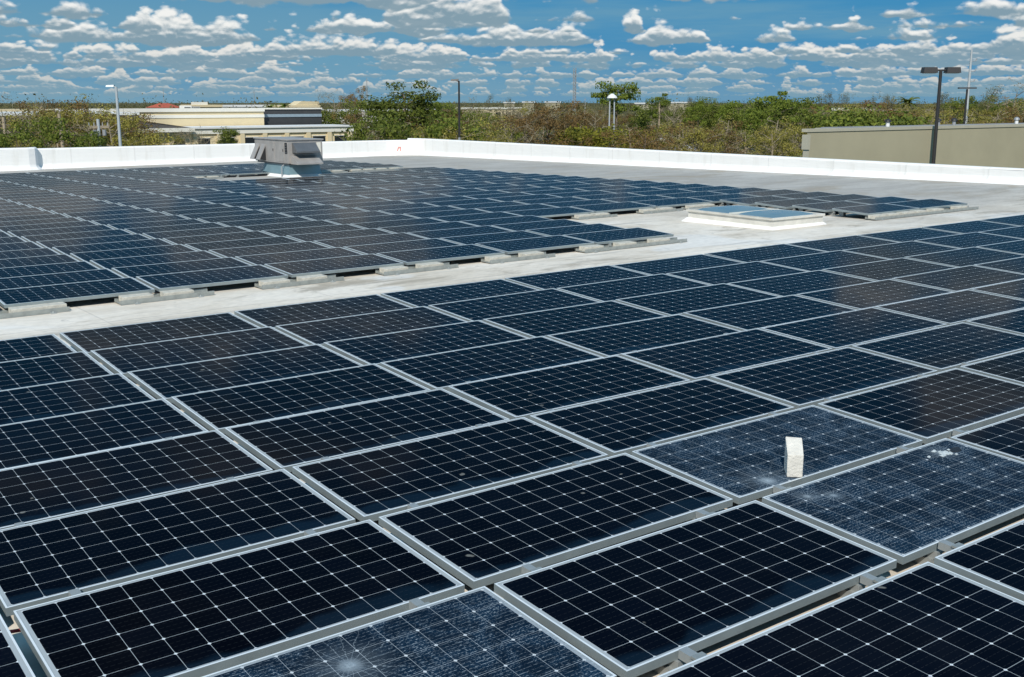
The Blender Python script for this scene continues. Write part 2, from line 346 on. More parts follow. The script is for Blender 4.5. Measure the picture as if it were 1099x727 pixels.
M = dict(
 roof=roof_material(), cells=cell_material('solar cells under glass'),
 tpo=tpo_material(),
 frame=mat('clear anodised aluminium', (.80, .84, .85), .5, .15, var=.06, scale=6), framed=mat('shaded anodised aluminium', (.30, .345, .35), .5, .35, var=.14, scale=5),  # one metal: sunlit lip tone, and a darker side tone with shade painted in
 rail=mat('dull aluminium rail', (.42, .44, .43), .5, .4, var=.15, scale=8),
 galv=mat('galvanised steel', (.36, .38, .36), .45, .35, var=.2, scale=10),
 conc=mat('pale concrete', (.60, .57, .49), .9, var=.22, scale=14, bump=.5, bscale=60),
 brick=mat('pale cast concrete block', (.70, .67, .60), .9, var=.16, scale=16, bump=.5, bscale=55),
 hvac=mat('weathered grey sheet metal', (.42, .395, .37), .5, .25, var=.15, scale=2.5),
 hvacd=mat('darker grey sheet metal', (.16, .165, .17), .45, .35, var=.15, scale=3),
 dark=mat('dark opening', (.018, .018, .02), .6),
 domeg=mat('translucent skylight glazing', (.17, .25, .28), .22, var=.06, scale=1.5),
 beige=mat('olive beige render', (.415, .375, .255), .85, var=.10, scale=.35),
 beigel=mat('light beige coping', (.47, .44, .34), .7, var=.05),
 tan=mat('cream stucco', (.72, .60, .38), .85, var=.06, scale=.2),
 cream=mat('off white fascia', (.80, .77, .68), .8, var=.05, scale=.4),
 worn=mat('weathered white coating', (.66, .64, .58), .8, var=.14, scale=4),
 white=mat('white painted roof', (.78, .78, .76), .7, var=.06, scale=.3),
 shingle=mat('brown shingle roof', (.085, .068, .052), .9, var=.25, scale=1.2),
 greyw=mat('dark grey facade', (.050, .051, .053), .55, var=.15, scale=.5),
 stripe=mat('blue grey band', (.26, .33, .38), .6, var=.08),
 glass=mat('dark window glass', (.02, .025, .03), .12, spec=.6),
 brown=mat('dark brown stucco', (.085, .066, .050), .85, var=.15, scale=.3),
 red=mat('faded red roof', (.46, .10, .05), .8, var=.1),
 polew=mat('pale galvanised pole', (.52, .56, .58), .5, .3, var=.08),
 poled=mat('dark bronze paint', (.028, .027, .027), .5, var=.1),
 poleg=mat('grey pole paint', (.30, .32, .33), .6, var=.1),
 wood=mat('weathered wood pole', (.38, .31, .22), .9, var=.2, scale=5),
 metal=mat('grey equipment', (.36, .37, .38), .5, .3), lens=mat('lamp lens', (.55, .55, .5), .3),
 redpaint=mat('red marker paint', (.70, .10, .07), .8), wire=mat('cable', (.05, .05, .05), .7), redwire=mat('red cable', (.45, .03, .03), .5),
 tyre=mat('tyre rubber', (.02, .02, .02), .8), asphalt=mat('asphalt', (.06, .06, .062), .9, var=.2, scale=.2),
)
def ground_material():
    m = bpy.data.materials.new('scrub ground'); m.use_nodes = True; t = NT(m.node_tree); p = t.n['Principled BSDF']
    oc = t.new('ShaderNodeTexCoord').outputs['Object']
    a = t.noise(oc, .012, 6., .6); b = t.noise(oc, .25, 5., .6)
    c = t.mix(t.ss(a, .42, .58), (.07, .085, .022), (.15, .12, .07)); c = t.mix(t.ss(b, .4, .7), c, (.09, .08, .04))
    t.put(p.inputs['Base Color'], c); p.inputs['Roughness'].default_value = .95; p.inputs['Specular IOR Level'].default_value = .1
    return m
def leaf_material(name, c0, c1):
    m = bpy.data.materials.new(name); m.use_nodes = True; t = NT(m.node_tree); p = t.n['Principled BSDF']
    g = t.new('ShaderNodeNewGeometry'); oi = t.new('ShaderNodeObjectInfo').outputs['Random']
    oc = t.new('ShaderNodeTexCoord').outputs['Object']
    f = t.m('ADD', t.m('MULTIPLY', g.outputs['Random Per Island'], .55), t.m('MULTIPLY', t.noise(oc, .9, 2.), .45))
    c = t.mix(f, c0, c1); k = t.lin(oi, 0, 1, .95, 1.5); c = t.mix(1., c, t.xyz(k, k, t.m('MULTIPLY', k, .95)), bt='MULTIPLY')
    t.put(p.inputs['Base Color'], c); p.inputs['Roughness'].default_value = .65; p.inputs['Specular IOR Level'].default_value = .2
    tr = t.new('ShaderNodeBsdfTranslucent'); t.put(tr.inputs[0], c); mx = t.new('ShaderNodeMixShader'); mx.inputs[0].default_value = .32
    t.l.new(p.outputs[0], mx.inputs[1]); t.l.new(tr.outputs[0], mx.inputs[2]); t.l.new(mx.outputs[0], t.n['Material Output'].inputs[0])
    return m
LF = dict(green=leaf_material('broadleaf foliage', (.028, .058, .010), (.21, .235, .040)),
          pine=leaf_material('pine needles', (.05, .085, .012), (.22, .26, .04)),
          olive=leaf_material('thinned olive foliage', (.085, .080, .018), (.40, .35, .085)),
          brown=leaf_material('wind burnt brown foliage', (.07, .042, .016), (.27, .175, .065)),
          grey=leaf_material('grey twigs', (.11, .10, .05), (.36, .31, .16)),
          lime=leaf_material('yellow green hedge foliage', (.085, .09, .015), (.27, .25, .03)),
          far=leaf_material('far foliage', (.06, .07, .035), (.22, .19, .08)))
BARK = mat('grey brown bark', (.17, .13, .09), .95, var=.25, scale=3)
BARKL = mat('pale bare branches', (.30, .25, .17), .95, var=.25, scale=3)

# ------------------------------------------------------------------ ground, own roof, parapet
g = MB(); g.face([(-4000, -4000, 0), (4000, -4000, 0), (4000, 6000, 0), (-4000, 6000, 0)]); struct(g.obj('ground', ground_material()))
g = MB()
for (px, d, a, b_, h_) in ((700, 190, 60, 18, .004), (560, 175, 40, 10, .008), (480, 150, 30, 8, .012)):
    c = gat(px, d); g.hexa([(c.x-a, c.y-b_, -.2), (c.x+a, c.y-b_, -.2), (c.x+a, c.y+b_, -.2), (c.x-a, c.y+b_, -.2), (c.x-a, c.y-b_, h_), (c.x+a, c.y-b_, h_), (c.x+a, c.y+b_, h_), (c.x-a, c.y+b_, h_)])
struct(g.obj('parking_lot', M['asphalt']))
XE, YE, XJ = 33.7, 55.6, 13.1    # inner faces of the far parapets
X0, Y0 = -30, -25
g = MB(); nx, ny = 16, 20
P = [[(x, y, roof(x, y)) for x in np.linspace(X0, XE+.1, nx)] for y in np.linspace(Y0, YE+.1, ny)]
for j in range(ny-1):
    for i in range(nx-1): g.face([P[j][i], P[j][i+1], P[j+1][i+1], P[j+1][i]])
struct(g.obj('roof', M['roof']))
g = MB(); g.box(X0, XE+.3, Y0, YE+.3, 0, 5.2); tag(g.obj('flat_roof_building', M['tan']), 'the large flat-roofed building underfoot, under the roof with the solar arrays', 'building')
ZT = ZC-2.08                      # top of the coping
def wall_strip(pts, th, name, label, ztop=ZT, cant=.16):
    """parapet along a polyline: inner cant at the foot, upright face, rounded coping"""
    t = thing(name, label, 'parapet', (pts[0][0], pts[0][1], roof(*pts[0])))
    o = Vector(t.location)
    prof_n = 9
    def ring(p, nrm):
        zb = roof(p.x, p.y)-.05; q = []
        q.append((-cant, zb+.05+.006)); q.append((-.03, zb+.05+cant*.9)); q.append((0, zb+.30)); q.append((0, ztop-.07))
        q.append((.03, ztop-.015)); q.append((.09, ztop)); q.append((th-.05, ztop-.01)); q.append((th, ztop-.08)); q.append((th, 0.05))
        return [Vector((p.x+nrm.x*a, p.y+nrm.y*a, z))-o for a, z in q]
    V = [Vector((a, b, 0)) for a, b in pts]; rings = []
    for i, p in enumerate(V):
        d0 = (V[i]-V[i-1]).normalized() if i else (V[1]-V[0]).normalized()
        d1 = (V[i+1]-V[i]).normalized() if i < len(V)-1 else d0
        n = Vector((d0.y+d1.y, -d0.x-d1.x, 0)); n.normalize(); n *= -1/max(.5, n.dot(Vector((d0.y, -d0.x, 0))))
        rings.append(ring(p, n))
    m_ = MB()
    for i in range(len(rings)-1):
        for k in range(prof_n-1): m_.face([rings[i][k], rings[i][k+1], rings[i+1][k+1], rings[i+1][k]])
    m_.obj('membrane_wall', M['tpo'], t)
    return t
arc = [(XE-1.6+1.6*sin(a), YE-1.6+1.6*cos(a)) for a in np.linspace(0, pi/2, 7)]
wall_strip([(X0, YE-.5), (XJ-.5, YE-.5), (XJ-.2, YE-.42), (XJ-.05, YE-.25), (XJ, YE)], .4, 'parapet', 'short white parapet stretch at photo left, standing forward of the rest', ztop=ZT-.03)
wall_strip([(XJ, YE)]+arc[:4], .4, 'parapet', 'white parapet along the back of the roof, behind the rooftop unit', ztop=ZT-.1)
wall_strip(arc[3:]+[(XE, 40), (XE, 20), (XE, -20)], .4, 'parapet', 'long white parapet along the right side, below the beige building')
# red paint mark on the parapet corner
mk = thing('paint_mark', 'small red painted figure on the white parapet, left of centre', 'paint mark', at(428.5, 158, 62))
pc = mk.location
def corner_face(px, py):
    r = ray(px, py); best = None
    pl = arc+[(XE, 40)]
    for a, b in zip(pl[:-1], pl[1:]):
        a = Vector((a[0], a[1], 0)); d = Vector((b[0], b[1], 0))-a
        den = r.x*d.y-r.y*d.x
        s = (a.x*d.y-a.y*d.x)/den; u = (a.x*r.y-a.y*r.x)/den
        if 0 <= u <= 1 and s > 0: best = (Vector((0, 0, ZC))+r*s, d.normalized()); break
    return best
P0, D0 = corner_face(428, 160); N0 = Vector((D0.y, -D0.x, 0)); mk.location = P0
m_ = MB()
def stroke(a, b, wd=.018):
    a = D0*a[0]+Vector((0, 0, a[1]))+N0*.012; b = D0*b[0]+Vector((0, 0, b[1]))+N0*.012
    m_.tube(a, b, wd, wd, 6)
stroke((-.09, -.12), (.0, .12)); stroke((.09, -.12), (.09, .12)); stroke((.09, .12), (.04, .06))
m_.obj('brush_stroke', M['redpaint'], mk)

# ------------------------------------------------------------------ solar panels
OX, OY, PP, LL, YF = .9615, 12.383, 1.1712, 2.0144, 15.06
TILT = .056/.992
def panel_meshes():
    z1 = .14; z0 = z1-FH; lip = .0105
    f = MB()
    f.box(0, PL, 0, lip, z0, z1); f.box(0, PL, PWD-lip, PWD, z0, z1); f.box(0, lip, lip, PWD-lip, z0, z1-.0003); f.box(PL-lip, PL, lip, PWD-lip, z0, z1-.0003)
    f.mi = [1 if i % 6 == 1 else 0 for i in range(len(f.f))]  # top faces take the lit tone, the others the painted shade
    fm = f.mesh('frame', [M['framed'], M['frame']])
    g_ = MB(); g_.hexa([(lip, lip, z1-.010), (PL-lip, lip, z1-.010), (PL-lip, PWD-lip, z1-.010), (lip, PWD-lip, z1-.010), (lip, lip, z1-.0025), (PL-lip, lip, z1-.0025), (PL-lip, PWD-lip, z1-.0025), (lip, PWD-lip, z1-.0025)])
    gm = g_.mesh('glass', M['cells'])
    c = MB(); c.box(-.035, .035, 0, .075, -.012, 0); c.hexa([(-.02, .0, -.05), (.02, .0, -.05), (.02, .05, -.09), (-.02, .05, -.09), (-.02, .0, -.012), (.02, .0, -.012), (.02, .05, -.012), (-.02, .05, -.012)])
    cm = c.mesh('mounting_clip', M['galv'])
    s_ = MB(); s_.box(-.025, .025, -.02, PWD+.16, z0-.045, z0-.001); s_.box(-.05, .05, .0, .12, -.01, z0-.045); s_.box(-.05, .05, PWD-.12, PWD, -.065, z0-.045)
    sm = s_.mesh('support_rail', M['rail'])
    return fm, gm, cm, sm
FM, GM, CM, SM = panel_meshes()
def panel_root(c, r, near):
    x = OX+c*LL; y = (OY-r*PP-PWD) if near else YF+r*PP
    rr = random.Random(c*131+r*17+(7 if near else 0)); j = .0032
    ex = Vector((1, 0, AX+rr.uniform(-j, j))).normalized(); ey = Vector((0, 1, AY+TILT+rr.uniform(-j, j))).normalized(); ez = ex.cross(ey).normalized(); ey = ez.cross(ex)
    m3 = Matrix((ex, ey, ez)).transposed()
    return Vector((x, y, roof(x, y)+.0)), m3
def panel(c, r, near, label, group, gm=None, gname='glass'):
    loc, m3 = panel_root(c, r, near)
    o = thing('solar_panel', label, 'solar panel', loc, 0, group); o.rotation_euler = m3.to_euler()
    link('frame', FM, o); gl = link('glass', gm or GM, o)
    for x in (.32, PL-.32):
        k = link('mounting_clip', CM, o, (x, PWD+.001, .105)); link('support_rail', SM, o, (x, 0, 0))
    return o, gl
def topx(p): # photo pixel of a world point
    q = Vector(p)-Vector((0, 0, ZC)); x = q.dot(RT); y = q.dot(FW)
    d = cos(PITCH)*y-sin(PITCH)*q.z; u = sin(PITCH)*y+cos(PITCH)*q.z
    return (549.5+FPX*x/d, 363.5-FPX*u/d) if d > .2 else None
def area(c, r, near):
    loc, m3 = panel_root(c, r, near); pts = [topx(loc+m3@Vector((a, b, .14))) for a, b in ((0, 0), (PL, 0), (PL, PWD), (0, PWD))]
    if None in pts: return 0
    cl = [(min(1099, max(0, a)), min(727, max(0, b))) for a, b in pts]
    return abs(sum(cl[i][0]*cl[(i+1) % 4][1]-cl[(i+1) % 4][0]*cl[i][1] for i in range(4)))/2
def exists(c, r):
    if r <= 3: return c <= 6 or 10 <= c <= 11
    if c <= 6: return True
    if c > 11: return False
    if r <= 18: return True
    if r == 19: return c >= 9
    if r == 20: return c == 11
    return r >= 23
slots = []
for r in range(0, 11):
    for c in range(-3, 13): slots.append((area(c, r, 1), c, r, 1))
for r in range(0, 29):
    for c in range(-1, 12):
        if exists(c, r): slots.append((area(c, r, 0), c, r, 0))
vis = sorted([s for s in slots if s[0] > 1.5], reverse=True)[:300]
visset = {s[1:] for s in vis}
BROKEN = {(0, 7, 1): ('shattered solar panel at the bottom edge, with a white crushed spot', [(1.05, .72, .075)]),
          (2, 6, 1): ('shattered solar panel carrying the pale concrete block', [(.38, .10, .08)]),
          (2, 7, 1): ('shattered solar panel with a white punched hole near its far corner', [(1.66, .84, .05), (.25, .85, .035), (.40, .77, .03)])}
order = {}
for s in vis: order.setdefault((s[2], s[3]), []).append(s[1])
for k in order: order[k].sort()
allvis = {}
for s in slots:
    if s[0] > 1.5: allvis.setdefault((s[2], s[3]), []).append(s[1])
rest = MB(); rest_uv = []
def gap_verts(me, o3, loc): return [loc+o3@v.co for v in me.vertices]
for a, c, r, near in slots:
    key = (c, r, near)
    if key in visset:
        row = sorted(allvis[(r, near)]); i = row.index(c)
        if key in BROKEN:
            lab, imp = BROKEN[key]
            gm = GM.copy(); gm.materials.clear(); gm.materials.append(cell_material('shattered glass over cells', imp))
            o, gl = panel(c, r, near, lab, 'solar panels of the near array', gm); gl['label'] = 'shattered glass'
        else:
            where = 'near-array' if near else 'far-array'
            strip = 'from the bare roof strip' if near else 'behind the bare roof strip'
            panel(c, r, near, f'{where} solar panel, {nth(r)} row {strip}, {nth(i)} from photo left', f'solar panels of the {"near" if near else "far"} array')
    elif near == 0 or (a <= 1.5 and r < 10):
        loc, m3 = panel_root(c, r, near)
        for me, mi in ((FM, 0), (GM, 1)):
            k = len(rest.v); rest.v += [tuple(loc+m3@v.co) for v in me.vertices]; rest_uv += [(v.co.x, v.co.y) for v in me.vertices]
            for p in me.polygons: rest.f.append([k+q for q in p.vertices]); rest.mi.append(mi)
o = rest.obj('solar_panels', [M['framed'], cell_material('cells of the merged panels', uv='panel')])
ul = o.data.uv_layers.new(name='panel')        # local panel metres, so the cells line up on every merged panel
for lp, d_ in zip(o.data.loops, ul.data): d_.uv = rest_uv[lp.vertex_index]
struct(o, 'stuff'); tag(o, 'the smallest and farthest solar panels, at the back of the far array', 'solar panels')

# hole punched in one shattered panel: lifted white shards and a dark socket
# ------------------------------------------------------------------ block standing on the shattered panel
def on_panel(c, r, near, x, y, z=.14):
    loc, m3 = panel_root(c, r, near); return loc+m3@Vector((x, y, z)), m3
hp, m3 = on_panel(2, 7, 1, 1.72, .815, .1385)
sh = thing('glass_shard', 'heap of crushed white glass around the hole near the shattered panel\'s far corner', 'broken glass', hp); sh.rotation_euler = m3.to_euler()
m_ = MB(); rr = random.Random(3)
for k in range(26):
    a = rr.uniform(0, 2*pi); d = abs(rr.gauss(0, .035)); x, y = d*cos(a)*1.3-.065, d*sin(a); s_ = rr.uniform(.006, .016)
    m_.hexa([(x-s_, y-s_, .0), (x+s_, y-s_*.6, .0), (x+s_*.7, y+s_, .0), (x-s_, y+s_*.8, .0), (x-s_*.5, y-s_*.5, s_*rr.uniform(.3, .9)), (x+s_*.5, y-s_*.4, s_*.5), (x+s_*.4, y+s_*.4, s_*.7), (x-s_*.4, y+s_*.4, s_*.6)])
m_.obj('shard', mat('crushed glass', (.50, .55, .56), .5, var=.2, scale=40), sh)
m_ = MB(); poly = [(.060*cos(t)*(1+.25*sin(3*t))+.065, .042*sin(t)*(1+.2*cos(2*t))) for t in np.linspace(0, 2*pi, 14)[:-1]]
m_.prism(poly, .0005, .003); m_.obj('socket', M['dark'], sh)

bp = at(849.5, 513.5, 6.0)
def ray_panel(px, py, c, r, near):
    loc, m3 = panel_root(c, r, near); n = m3@Vector((0, 0, 1)); p0 = loc+m3@Vector((0, 0, .14))
    o0 = Vector((0, 0, ZC)); d = ray(px, py); return o0+d*((p0-o0).dot(n)/d.dot(n)), m3
bp, m3 = ray_panel(853, 512.5, 2, 6, 1)
vd = Vector((bp.x, bp.y, 0)).normalized(); ang = atan2(vd.y, vd.x)-pi/2       # block faces back along the sight line
bk = thing('concrete_block', 'pale concrete block with sloped top standing on a shattered solar panel', 'concrete block', bp, ang+rad(9))
m_ = MB(); w2, F_, h1, h2 = .052, .135, .150, .085
pr = [(0, .0), (F_, .012), (F_, h1+h2), (0, h1)]      # side outline: depth away from the viewer, height
k0 = [(-w2, a, z) for a, z in pr]; k1 = [(w2, a, z) for a, z in pr]
_r = random.Random(9); m_.v = [(x+_r.uniform(-.003, .003), y+_r.uniform(-.003, .003), z+(_r.uniform(-.004, .004) if z > .02 else 0)) for x, y, z in k0+k1]; m_.f = [[0, 3, 2, 1], [4, 5, 6, 7], [0, 1, 5, 4], [1, 2, 6, 5], [2, 3, 7, 6], [3, 0, 4, 7]]; m_.mi = [0]*6
m_.obj('block_body', M['brick'], bk, bevel=.0055)

# cables seen in the slot at photo left
cb = MB(); p0, m3 = on_panel(0, 6, 1, -.03, .93, .03)
for k in range(6): cb.tube(p0+m3@Vector((-.03+.0*k, .07-.03*k, .01*sin(k*1.3))), p0+m3@Vector((-.03, .07-.03*(k+1), .01*sin((k+1)*1.3))), .008, .008, 6)
cb.tube(p0+m3@Vector((-.06, .05, .02)), p0+m3@Vector((.06, .035, .012)), .009, .009, 6)
tag(cb.obj('cable', M['redwire']), 'short red cable showing in the slot between panels at photo left', 'cable')

# ------------------------------------------------------------------ ballast trays and blocks
TRAYS = [('front', 2.40, 3.72, (.62, 1.0), ''), ('front', 4.38, 5.70, (.05, .62), ''), ('front', 6.42, 7.76, (.05, .66), ''), ('front', 8.46, 9.86, (.05, .72), ''), ('front', 10.50, 11.90, (.05, .76), ''), ('front', 12.58, 15.14, (.05, .86, 1.72), '')]
STEP = [(16.35, 17.55, (.05, .55)), (18.40, 19.75, (.05, .62)), (19.95, 21.0, (.1, .55))]
PROT = [(21.05, 25.2, (.05, .55, 1.12, 1.62, 2.3, 3.3))]
BACK = [(14.9, 16.7, (.05, .62, 1.2)), (20.4, 22.2, (.05, .6, 1.15)), (22.4, 24.9, (.05, .65, 1.3, 1.95))]
tray_n = 0
def trays(lst, y, where):
    global tray_n
    nt = nb = 0
    tot = sum(len(t[2]) for t in lst)
    for x0, x1, bl in lst:
        z = roof((x0+x1)/2, y)
        t = thing('ballast_tray', f'long metal ballast tray {where}, {nth(nt)} from photo left', 'ballast tray', (x0, y, z), 0, 'ballast trays'); t.rotation_euler = (0, -math.atan(AX), 0)
        L = x1-x0; m_ = MB(); m_.box(0, L, -.13, .13, .012, .02); m_.obj('tray_floor', M['galv'], t)
        m_ = MB(); m_.box(0, L, -.134, -.13, .002, .062); m_.box(0, L, -.150, -.134, .002, .008); m_.obj('front_flange', M['galv'], t)
        m_ = MB(); m_.box(0, L, .13, .134, .002, .062); m_.obj('rear_flange', M['galv'], t)
        for fx in (.18, L-.25):
            m_ = MB(); m_.box(fx, fx+.07, -.20, -.05, .0, .012); m_.tube((fx+.035, -.17, .012), (fx+.035, -.17, .03), .012, .012, 6); m_.obj('foot', M['rail'], t)
        nt += 1
        for b in bl:
            s = .42
            if b+s > L: s = L-b-.02
            q = thing('ballast_block', f'pale concrete ballast block {where}, {nth(nb)} from photo left', 'ballast block', (x0+b, y, z+.02+AX*b), R.uniform(-.02, .02), 'concrete ballast blocks')
            m_ = MB(); m_.box(0, s, -.095, .10, 0, .078); m_.obj('block_body', M['conc'], q, bevel=.006); nb += 1
trays([t[1:4] for t in TRAYS], YF-.10, 'along the far array\'s front edge')
trays(STEP, YF+4*PP-.10, 'on the stepped edge behind the skylight')
trays(PROT, YF-.10, 'at the array tip right of the skylight')
trays(BACK, YF+23*PP-.12, 'beside the rooftop unit')

# ------------------------------------------------------------------ skylight
sx0, sx1, sy0, sy1 = 17.98, 19.62, 15.15, 17.6; sz = roof(18.8, 16.4)
t = thing('skylight', 'white framed rooftop skylight with blue-grey glazing beside the far array', 'skylight', (sx0, sy0, sz))
Lx, Ly = sx1-sx0, sy1-sy0
m_ = MB(); m_.hexa([(-.12, -.12, -.03), (Lx+.12, -.12, -.03), (Lx+.12, Ly+.12, -.03), (-.12, Ly+.12, -.03), (-.02, -.02, .07), (Lx+.02, -.02, .07), (Lx+.02, Ly+.02, .07), (-.02, Ly+.02, .07)]); m_.obj('flashing', M['tpo'], t)
m_ = MB(); m_.box(0, Lx, 0, Ly, .0, .205); m_.obj('curb', M['worn'], t)
m_ = MB(); e = .035
for (a, b, c, d) in ((-e, Lx+e, -e, .02), (-e, Lx+e, Ly-.02, Ly+e), (-e, .02, .02, Ly-.02), (Lx-.02, Lx+e, .02, Ly-.02)): m_.box(a, b, c, d, .205, .255)
m_.obj('frame', M['worn'], t, bevel=.006)
for a, b in ((.02, Ly/2-.015), (Ly/2+.015, Ly-.02)):
    m_ = MB(); mid = (a+b)/2
    n = 6; P = [[(.02+(Lx-.04)*i/n, a+(b-a)*j/n, .235+.07*(1-(2*i/n-1)**4)*(1-(2*j/n-1)**4)) for i in range(n+1)] for j in range(n+1)]
    for j in range(n):
        for i in range(n): m_.face([P[j][i], P[j][i+1], P[j+1][i+1], P[j+1][i]])
    m_.obj('glazing', M['domeg'], t, smooth=True)
m_ = MB(); m_.box(.021, Lx-.021, Ly/2-.015, Ly/2+.015,   .206, .268); m_.obj('mullion', M['cream'], t)

# ------------------------------------------------------------------ rooftop air handling unit
hx0, hx1, hy0, hy1 = 18.72, 20.22, 40.1, 43.25; hz = roof(19.4, 41.5)
t = thing('rooftop_unit', 'grey rooftop air conditioning unit with intake hoods on a white curb', 'air conditioner', (hx0, hy0, hz))
Lx, Ly = hx1-hx0, hy1-hy0; b0, b1 = .56, 1.50
m_ = MB(); m_.hexa([(-.12, -.25, -.06), (Lx+.15, -.25, -.06), (Lx+.15, Ly-.35, -.06), (-.12, Ly-.35, -.06), (.10, .12, .14), (Lx-.08, .12, .14), (Lx-.08, Ly-.5, .14), (.1, Ly-.5, .14)]); m_.obj('curb_base', M['tpo'], t)
m_ = MB(); m_.hexa([(.05, .08, .12), (Lx-.02, .08, .12), (Lx-.02, Ly-.55, .12), (.05, Ly-.55, .12), (.12, .16, .52), (Lx-.10, .16, .52), (Lx-.10, Ly-.65, .52), (.12, Ly-.65, .52)]); m_.obj('curb', mat('blue grey shaded curb', (.21, .33, .37), .5, .2, var=.12, scale=2), t)  # bluish shade below the cabinet is painted into the curb colour
m_ = MB(); m_.box(.05, Lx-.05, .06, Ly-.1, .50, b0); m_.obj('base_rail', M['hvacd'], t)
m_ = MB(); m_.box(0, Lx, 0, Ly, b0, b1-.05); body = m_.obj('cabinet', M['hvac'], t, bevel=.01)
m_ = MB(); m_.box(-.04, Lx+.04, -.04, Ly+.04, b1-.05, b1); m_.obj('lid', M['hvac'], t, bevel=.01)
for a, b in ((.32, .95), (1.25, 1.85)):
    m_ = MB(); m_.box(-.012, .0, a, b, b0+.06, b1-.12); p_ = m_.obj('access_panel', M['hvac'], t)
    m_ = MB(); m_.tube((-.03, a+.08, b0+.45), (-.03, a+.08, b0+.55), .012, .012, 6); m_.obj('handle', M['dark'], p_)
m_ = MB(); m_.box(-.014, -.002, .06, .26, b0+.38, b1-.14); m_.obj('louvre_opening', M['dark'], t)
m_ = MB()
for k in range(4): m_.box(-.03, -.014, .08, .24, b0+.42+k*.095, b0+.445+k*.095)
m_.obj('louvre_blades', M['hvacd'], t)
for yy in (2.1, 2.68):      # triangular intake hoods on the left face
    m_ = MB(); m_.v = [(0, yy, b0+.08), (0, yy+.36, b0+.08), (-.30, yy, b0+.08), (-.30, yy+.36, b0+.08), (0, yy, b0+.70), (0, yy+.36, b0+.70)]
    m_.f = [[2, 3, 5, 4], [0, 2, 4], [1, 5, 3]]; m_.mi = [0]*3; h_ = m_.obj('intake_hood', M['hvac'], t)
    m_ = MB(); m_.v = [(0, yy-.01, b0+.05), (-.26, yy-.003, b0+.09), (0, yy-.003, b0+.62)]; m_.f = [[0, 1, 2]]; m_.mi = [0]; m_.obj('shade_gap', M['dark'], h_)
# stacked exhaust hoods on the front (right) face
def hood(z0, z1, out, x0, x1, m1):
    m_ = MB(); P = [(x0, 0, z0), (x1, 0, z0), (x1, -out, z0), (x0, -out, z0), (x0, 0, z1), (x1, 0, z1), (x1, -out*.18, z1), (x0, -out*.18, z1), (x0, -out, z0+.06), (x1, -out, z0+.06)]
    m_.v = P; m_.f = [[7, 6, 9, 8], [8, 9, 2, 3], [4, 5, 6, 7], [0, 3, 8, 7, 4], [1, 5, 6, 9, 2]]; m_.mi = [0]*5
    o_ = m_.obj('exhaust_hood', m1, t); m2 = MB(); m2.box(x0+.03, x1-.03, -out+.03, -.01, z0+.001, z0+.012); m2.obj('screen', M['dark'], o_)
hood(b0+.42, b0+.80, .46, .18, 1.16, M['hvacd']); hood(b0-.02, b0+.30, .62, .10, 1.20, M['hvac'])
m_ = MB(); m_.box(1.24, 1.42, -.015, .0, b0+.42, b1-.14); m_.obj('control_panel', M['cream'], t)
m_ = MB(); m_.tube((-.04, .55, .0), (-.04, .55, .42), .025, .025, 8); m_.tube((-.04, .55, .42), (.10, .55, .52), .025, .025, 8); m_.obj('conduit', M['metal'], t)

# ------------------------------------------------------------------ neighbouring buildings
def zat(py, depth): return ZC+(ray(549.5, py).z/ray(549.5, py).dot(FW))*depth
# beige building beyond the right parapet
bx0, by0 = 40.0, 32.0
t = thing('commercial_building', 'low olive-beige building with a blank wall beyond the right parapet', 'building', (bx0, by0, 0))
m_ = MB(); m_.prism([(0, 0), (90, 0), (97, 5), (6.9, 5)], 0, 7.66); m_.obj('wall', M['beige'], t)
m_ = MB(); m_.box(-.04, 90, -.04, .28, 7.66, 7.80); m_.obj('coping', M['beigel'], t)
m_ = MB(); m_.prism([(.9, .285), (90, .285), (96, 4.7), (7.0, 4.7)], 7.662, 7.70); m_.obj('roof_surface', mat('grey gravel roof', (.30, .29, .28), .9, var=.25, scale=.8), t)
m_ = MB(); m_.box(-.22, -.03, -.22, .1, 6.9, 7.55); m_.box(-.17, -.03, -.17, .05, 0, 6.9); m_.obj('downpipe', M['beigel'], t)
for i, px in enumerate((953, 1007, 1024, 1091)):
    p = at(px, 131, 72); r = ray(px, 131); s = (by0+3.5)/r.y; p = Vector((r.x*s, r.y*s, 7.69))
    v = thing('roof_vent', f'small capped vent pipe on the beige building\'s roof, {nth(i)} from photo left', 'roof vent', p, 0, 'vents on the beige building')
    m_ = MB(); m_.tube((0, 0, 0), (0, 0, .26), .10, .10, 10); m_.obj('pipe', M['white'] if i in (0, 3) else M['metal'], v)
    m_ = MB(); m_.tube((0, 0, .24), (0, 0, .33), .17, .15, 10); m_.tube((0, 0, .33), (0, 0, .40), .15, .05, 10); m_.obj('cap', M['poled'] if i != 3 else M['metal'], v)

# cream shopping centre at left
def facade_frame(px, depth):
    p = gat(px, depth); return p
D1 = 190
pA, pB = gat(128, D1), gat(283, D1); yb = pB.y
def xon(px, y):
    r = ray(px, 120); return r.x/r.y*y
yb = gat(205, D1).y
t = thing('shopping_centre', 'long cream shopping centre with white bands and a brown hipped awning roof', 'building', (xon(132, yb), yb, 0))
x_ = lambda px, y=yb: xon(px, y)-t.location.x
def zy(py, px, y):      # height of photo row py over the plan line y at photo column px
    r = ray(px, py); return ZC+r.z/r.y*y
W0, W1 = x_(60), x_(283); zt = zy(118, 205, yb)
m_ = MB(); m_.box(W0, W1, 0, 40, 0, zt); m_.obj('wall', M['tan'], t)
m_ = MB(); m_.box(W0-.1, W1+.1, -.25, .2, zt-.35, zt+.25); m_.obj('coping', M['cream'], t)
zb1 = zy(123.5, 205, yb); zb2 = zy(126.8, 205, yb); m_ = MB(); m_.box(W0, W1+.05, -.12, -.0, zb2, zb1); m_.obj('white_band', M['cream'], t)
